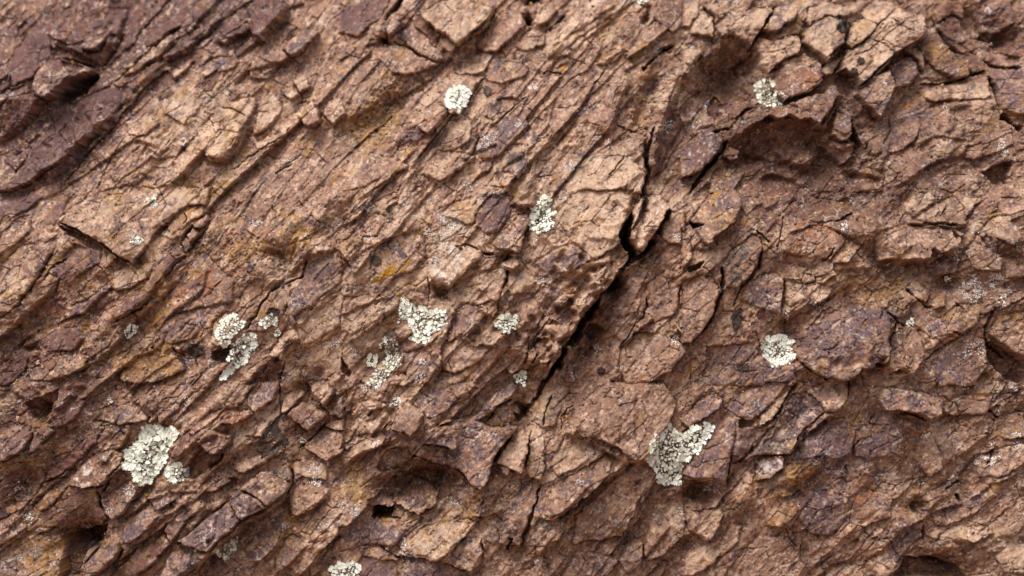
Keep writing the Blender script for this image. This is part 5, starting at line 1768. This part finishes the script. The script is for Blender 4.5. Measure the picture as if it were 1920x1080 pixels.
 (1,2,1905,718,18,0,28,M_CRUST,'grey fleck right of the smooth pink slab',(0,360),1,0),
 (2,0,55,690,56,16,120,M_CRUST,'worn grey crust on the tilted strata beside the large recess',(0,360),.7,.7),
 (2,0,248,385,18,4,30,M_CRUST,'pale fleck of crust inside the upper recess',(0,360),1.1,0),
 (2,0,136,590,22,2,34,M_WHITE,'upright white crust on the tan strata',(0,360),.6,1.2),
 (2,0,1798,838,32,2,70,M_WHITE,'white crust on the brown box-shaped rock near the edge',(0,360),1.1,0),
 (2,0,1855,892,18,0,30,M_WHITE,'small white crust just below the one on the box-shaped rock',(0,360),1,0),
 (2,0,1805,765,24,6,24,M_CRUST,'faint grey crust above the box-shaped rock',(0,360),.9,0),
 (2,0,1472,598,12,0,22,M_WHITE,'white bead beside the speckled nest-like hole',(0,360),1,0),
 (2,0,425,735,12,0,12,M_WHITE,'white fleck on the underside of the shelf',(0,360),1,0),
]
r_ = random.Random(77)
for (c_, w_, u, v, ro, ri, n, mt, lb, arc, sq, rot) in CR:
    cx, cy = c_ * 640 + u / 3, w_ * 360 + v / 3
    sp = ring_spots(cx, cy, ro / 3 * 1.1, ri / 3, int(n * .8), r_, arc, sq, rot)
    granules('crust_lichen', lb, sp, mt, r_.randrange(9999), (.7, 1.75))

# yellow and orange crusts
def smear(label, mat, spots, seed, cat='lichen'):
    r = random.Random(seed); out = []
    for u, v, n, L in spots:
        for _ in range(n):
            d = r.gauss(0, L / 3); e = r.gauss(0, L / 9)
            out.append((u + d * .78 + e * .6, v - d * .62 + e * .78))
    granules('crust_lichen', label, out, mat, seed, (.7, 1.5), .4, 'yellow and orange lichens on the rock', cat)
T = lambda c_, w_, u, v: (c_ * 640 + u / 3, w_ * 360 + v / 3)
smear('bright yellow streaky lichen film left of the middle, largest yellow patch', M_YELLOW, [(*T(1,1,250,462), 170, 26), (*T(1,1,205,490), 60, 16), (*T(1,1,290,450), 70, 20), (*T(1,1,270,430), 50, 24)], 401)
smear('yellow lichen streak at the upper end of the largest yellow patch', M_YELLOW, [(*T(1,1,378,392), 70, 11), (*T(1,1,355,430), 40, 14)], 402)
smear('faint yellow lichen streak highest of the three in the middle', M_YELLOW, [(*T(1,1,350,300), 22, 8), (*T(1,1,262,335), 16, 9)], 403)
smear('faint yellow smear on the block edge under the largest yellow patch', M_YELLOW, [(*T(1,1,318,576), 18, 8)], 404)
smear('single bright orange lichen dot on brown rock beside the pale mauve block', M_ORANGE, [(*T(2,0,1262,600), 60, 6)], 405)
smear('small orange lichen dot on the dark outcrop', M_ORANGE, [(*T(1,0,910,1036), 50, 6)], 406)
smear('small yellow lichen dot right of the dark outcrop', M_YELLOW, [(*T(1,0,1202,1002), 26, 6)], 407)
smear('yellow lichen fleck left of the round white-green lichen', M_YELLOW, [(*T(1,0,600,408), 24, 6)], 408)
smear('dull yellow smear along the strata near the top', M_YELLOW, [(*T(1,0,1250,386), 30, 8)], 409)
smear('yellow lichen smear in the gap between two tan blocks, blurred', M_YELLOW, [(*T(0,0,1510,492), 34, 9)], 410)
smear('thin yellow line of lichen on the pink slab edge', M_YELLOW, [(*T(1,1,1712,805), 22, 9)], 411)
smear('yellow lichen fleck on grey strata below the long ridge', M_YELLOW, [(*T(1,2,1260,190), 30, 8)], 412)
smear('yellow fleck near the bottom on tan rock', M_YELLOW, [(*T(1,2,402,880), 20, 6)], 413)

# dark leathery ones
leathery('dark fan-shaped leathery lichen with a scalloped edge on the blocky slabs', Z(0,2,'1440,370 1450,310 1490,240 1560,190 1572,270 1620,320 1600,350 1560,380 1520,405 1470,410'), M_DARKG, 3, .16)
leathery('blackish crumpled lichen lump below the ochre slab', Z(0,1,'1055,890 1060,855 1095,845 1145,870 1150,905 1110,925 1070,915'), M_DARK, 4, .3, 4)
leathery('dark lichen on top of the narrow leafy one', Z(0,1,'1500,690 1515,660 1540,645 1575,665 1570,695 1530,705'), M_DARK, 5, .25, 3)
leathery('largest dark lichen on the cracked upper blocks', Z(2,0,'860,150 880,125 915,120 938,150 925,180 895,188 868,175'), M_DARK, 6, .25, 3)
leathery('small dark lichen above the largest dark one on the upper blocks', Z(2,0,'855,92 875,78 893,90 885,110 862,108'), M_DARK, 7, .25, 2)
leathery('dark round lichen on the fractured slab, upper of two spots', Z(2,0,'980,340 995,322 1020,330 1028,352 1010,368 988,360'), M_DARK, 8, .25, 2)
leathery('dark round lichen on the fractured slab, lower of two spots', Z(2,0,'946,395 960,376 985,385 990,408 968,424 948,414'), M_DARK, 9, .25, 2)
leathery('upright oval blackish lichen left of the creamy rosette', Z(2,1,'272,730 285,685 310,672 330,700 328,745 305,780 282,772'), M_DARK, 10, .22, 3)
leathery('small dark lichen dot above the upright oval one', Z(2,1,'312,660 328,650 342,664 332,682 316,678'), M_DARK, 11, .2, 2)
leathery('dark grey lichen chip beside the largest yellow patch', Z(1,1,'160,375 185,358 218,370 222,395 190,418 165,400'), M_DARKG, 12, .16, 3)
leathery('round grey-brown lichen disc near the round white-green lichen', Z(1,0,'797,502 822,486 845,502 842,530 820,543 800,530'), M_DARKG, 13, .12, 2)
leathery('dark brown lichen nodule at the foot of the smooth pink slab', Z(1,1,'1440,1000 1468,985 1485,1005 1470,1028 1445,1022'), M_DARK, 14, .2, 2)
leathery('dark lichen pad on pink slab under the creamy rosette', Z(2,1,'305,975 330,950 370,965 365,1000 330,1015 308,1000'), M_DARKG, 15, .12, 1)

# loose bits: straws, a flake, rootlets
def strand(name, label, cat, px, rad, mat, group=None, lift=2.0):
    """A thin stem laid over the rock through photo pixels."""
    pts = [Vector(on_rock(*q)) + Vector((0, -lift / PX, 0)) for q in px]
    fine = []
    for a, b in zip(pts, pts[1:]):
        for k in range(5): fine.append(a.lerp(b, k / 5) + Vector((0, -.0006 * math.sin(k), .0004 * math.sin(k * 2.1))))
    fine.append(pts[-1]); o0 = fine[0].copy(); verts, faces = [], []
    for k, p in enumerate(fine):
        d = (fine[min(k + 1, len(fine) - 1)] - fine[max(k - 1, 0)]).normalized(); a = d.cross(Vector((0, 1, 0))).normalized(); b = d.cross(a)
        w = rad / PX * (1 - .5 * k / len(fine))
        for q in range(5): verts.append(p - o0 + a * (w * math.cos(q * 1.2566)) + b * (w * math.sin(q * 1.2566)))
    for k in range(len(fine) - 1):
        for q in range(5): faces.append((k * 5 + q, k * 5 + (q + 1) % 5, k * 5 + 5 + (q + 1) % 5, k * 5 + 5 + q))
    faces.append((4, 3, 2, 1, 0)); faces.append(tuple(len(verts) - 5 + q for q in range(5)))
    me = bpy.data.meshes.new(name); me.from_pydata(verts, [], faces); me.materials.append(mat); me.update()
    return tag(link(name, me, None, o0), label, cat, group)
strand('dry_straw', 'short orange straw lying on pink rock beside white crust', 'straw', [T(1,1,1872,735), T(1,1,1895,765), T(1,1,1922,795)], 2.0, M_STRAW)
strand('dry_straw', 'thin pale straw curling off the hollow in the left rock', 'straw', [T(0,1,1400,475), T(0,1,1470,480), T(0,1,1530,474), T(0,1,1580,486)], .6, M_STRAW)
strand('dry_straw', 'straw lodged in the upper end of the straw-filled crack', 'straw', [T(1,0,945,640), T(1,0,980,605), T(1,0,1035,555)], 1.3, M_STRAW)
strand('dry_straw', 'dark straw lodged low in the long crack by the maroon block', 'straw', [T(1,0,520,830), T(1,0,560,765), T(1,0,625,660)], 1.5, M_DARKG)
strand('dry_straw', 'long thin straw in the straw-filled crack', 'straw', [T(1,0,850,725), T(1,0,900,675), T(1,0,960,615)], 1.0, M_STRAW)
for k, (lb, pts) in enumerate([('fine rootlet hanging from the straight crack, upper of two', [(585,310),(600,370),(608,430),(640,470)]), ('fine rootlet curling over maroon rock, lower of two', [(700,400),(740,430),(780,470),(770,490)])]):
    strand('rootlet', lb, 'root', [T(0,1,*q) for q in pts], .8, M_DARKG)
strand('dry_straw', 'hair-thin dry stem crossing the pale strata', 'straw', [T(0,1,1830,930), T(0,1,1860,1010), T(0,1,1915,1060)], .5, M_STRAW)

def chip(label, pts, mat, thick, lift, name='stone_flake', cat='stone flake'):
    pts = np.array(pts); c = pts.mean(0); o0 = Vector(on_rock(*c)); n = len(pts); nn = rock_normal(o0.x, o0.z)
    v = []
    for hgt, sc in ((0, 1), (thick, .9)):
        for q in pts:
            x, y, z = on_rock(*(c + (q - c) * sc)); v.append(Vector((x, o0.y + .4 * (y - o0.y), z)) - o0 + Vector((0, -(lift + hgt) / PX, 0)))
    f = [tuple(range(n))[::-1], tuple(range(n, 2 * n))] + [(k, (k + 1) % n, n + (k + 1) % n, n + k) for k in range(n)]
    me = bpy.data.meshes.new(name); me.from_pydata(v, [], f); me.materials.append(mat); me.update()
    return tag(link(name, me, None, o0), label, cat)
chip('pale orange-tan flake of stone lying on maroon strata', Z(0,1,'608,512 622,498 642,490 652,520 662,545 640,548 625,535'), M_FLAKE, 2.2, 2)

LOOSE = ['small tan stone wedged at the end of the dark crack, left of its twin', 'small tan stone wedged beside its twin above the pink slab', 'yellowish loose stone at the rim of the large recess', 'round pink pebble lodged below the long diagonal ridge']
for o, lb in zip(sorted([o for o in bpy.data.objects if o.name.startswith('loose_stone')], key=lambda o: (o.location.z < ZC, o.location.x)), LOOSE):
    tag(o, lb, 'stone')

# grit and crumbs of stone caught in the hollows and along the ledges
low = (box_blur(GH, 9) - GH)
slope = np.zeros_like(GH); slope[:-1] = GH[1:] - GH[:-1]            # how much the rock steps out just below: a little shelf
rg = np.random.default_rng(9)
cand_i, cand_j = rg.integers(20, NR - 20, 60000), rg.integers(20, NC - 20, 60000)
score = low[cand_i, cand_j] / 7 + box_blur(slope, 2)[cand_i, cand_j] * 1.6 + rg.random(60000) * 1.2
order = np.argsort(-score)[:7000]
ico = [(0,0,1)] + [(math.cos(a) * .9, math.sin(a) * .9, .35) for a in np.arange(5) * 1.2566] + [(math.cos(a + .6) * .9, math.sin(a + .6) * .9, -.35) for a in np.arange(5) * 1.2566] + [(0,0,-1)]
ifc = [(0,1+k,1+(k+1)%5) for k in range(5)] + [(1+k,6+k,1+(k+1)%5) for k in range(5)] + [(1+(k+1)%5,6+k,6+(k+1)%5) for k in range(5)] + [(11,6+(k+1)%5,6+k) for k in range(5)]
gv, gf, gc = [], [], []
ico = np.array(ico)
for k in order:
    i, j = cand_i[k], cand_j[k]
    sz = (.9 + 4.5 * rg.random() ** 3) / PX
    rot = np.linalg.qr(rg.normal(size=(3, 3)))[0]
    pv = (ico * rg.uniform(.6, 1.25, (12, 1)) * sz * np.array([1, rg.uniform(.5, .9), rg.uniform(.6, 1)])) @ rot.T
    gf += [tuple(q + len(gv) * 0 + 12 * len(gc) for q in t_) for t_ in ifc]
    gv.append(pv + np.array([GX[i, j], GY[i, j] - .45 * sz, GZ[i, j]]))
    gc.append(np.repeat(PAL['ptbovg'[rg.integers(0, 6)]][None] * rg.uniform(.8, 1.15), 12, 0))
me = bpy.data.meshes.new('grit'); me.from_pydata(np.concatenate(gv).tolist(), [], gf)
at = me.color_attributes.new('stone_colour', 'FLOAT_COLOR', 'POINT')
at.data.foreach_set('color', np.concatenate([np.concatenate(gc), np.ones((12 * len(gc), 1))], 1).astype(np.float32).ravel())
me.materials.append(M_ROCK); me.update()
go = link('grit', me); go['kind'] = 'stuff'
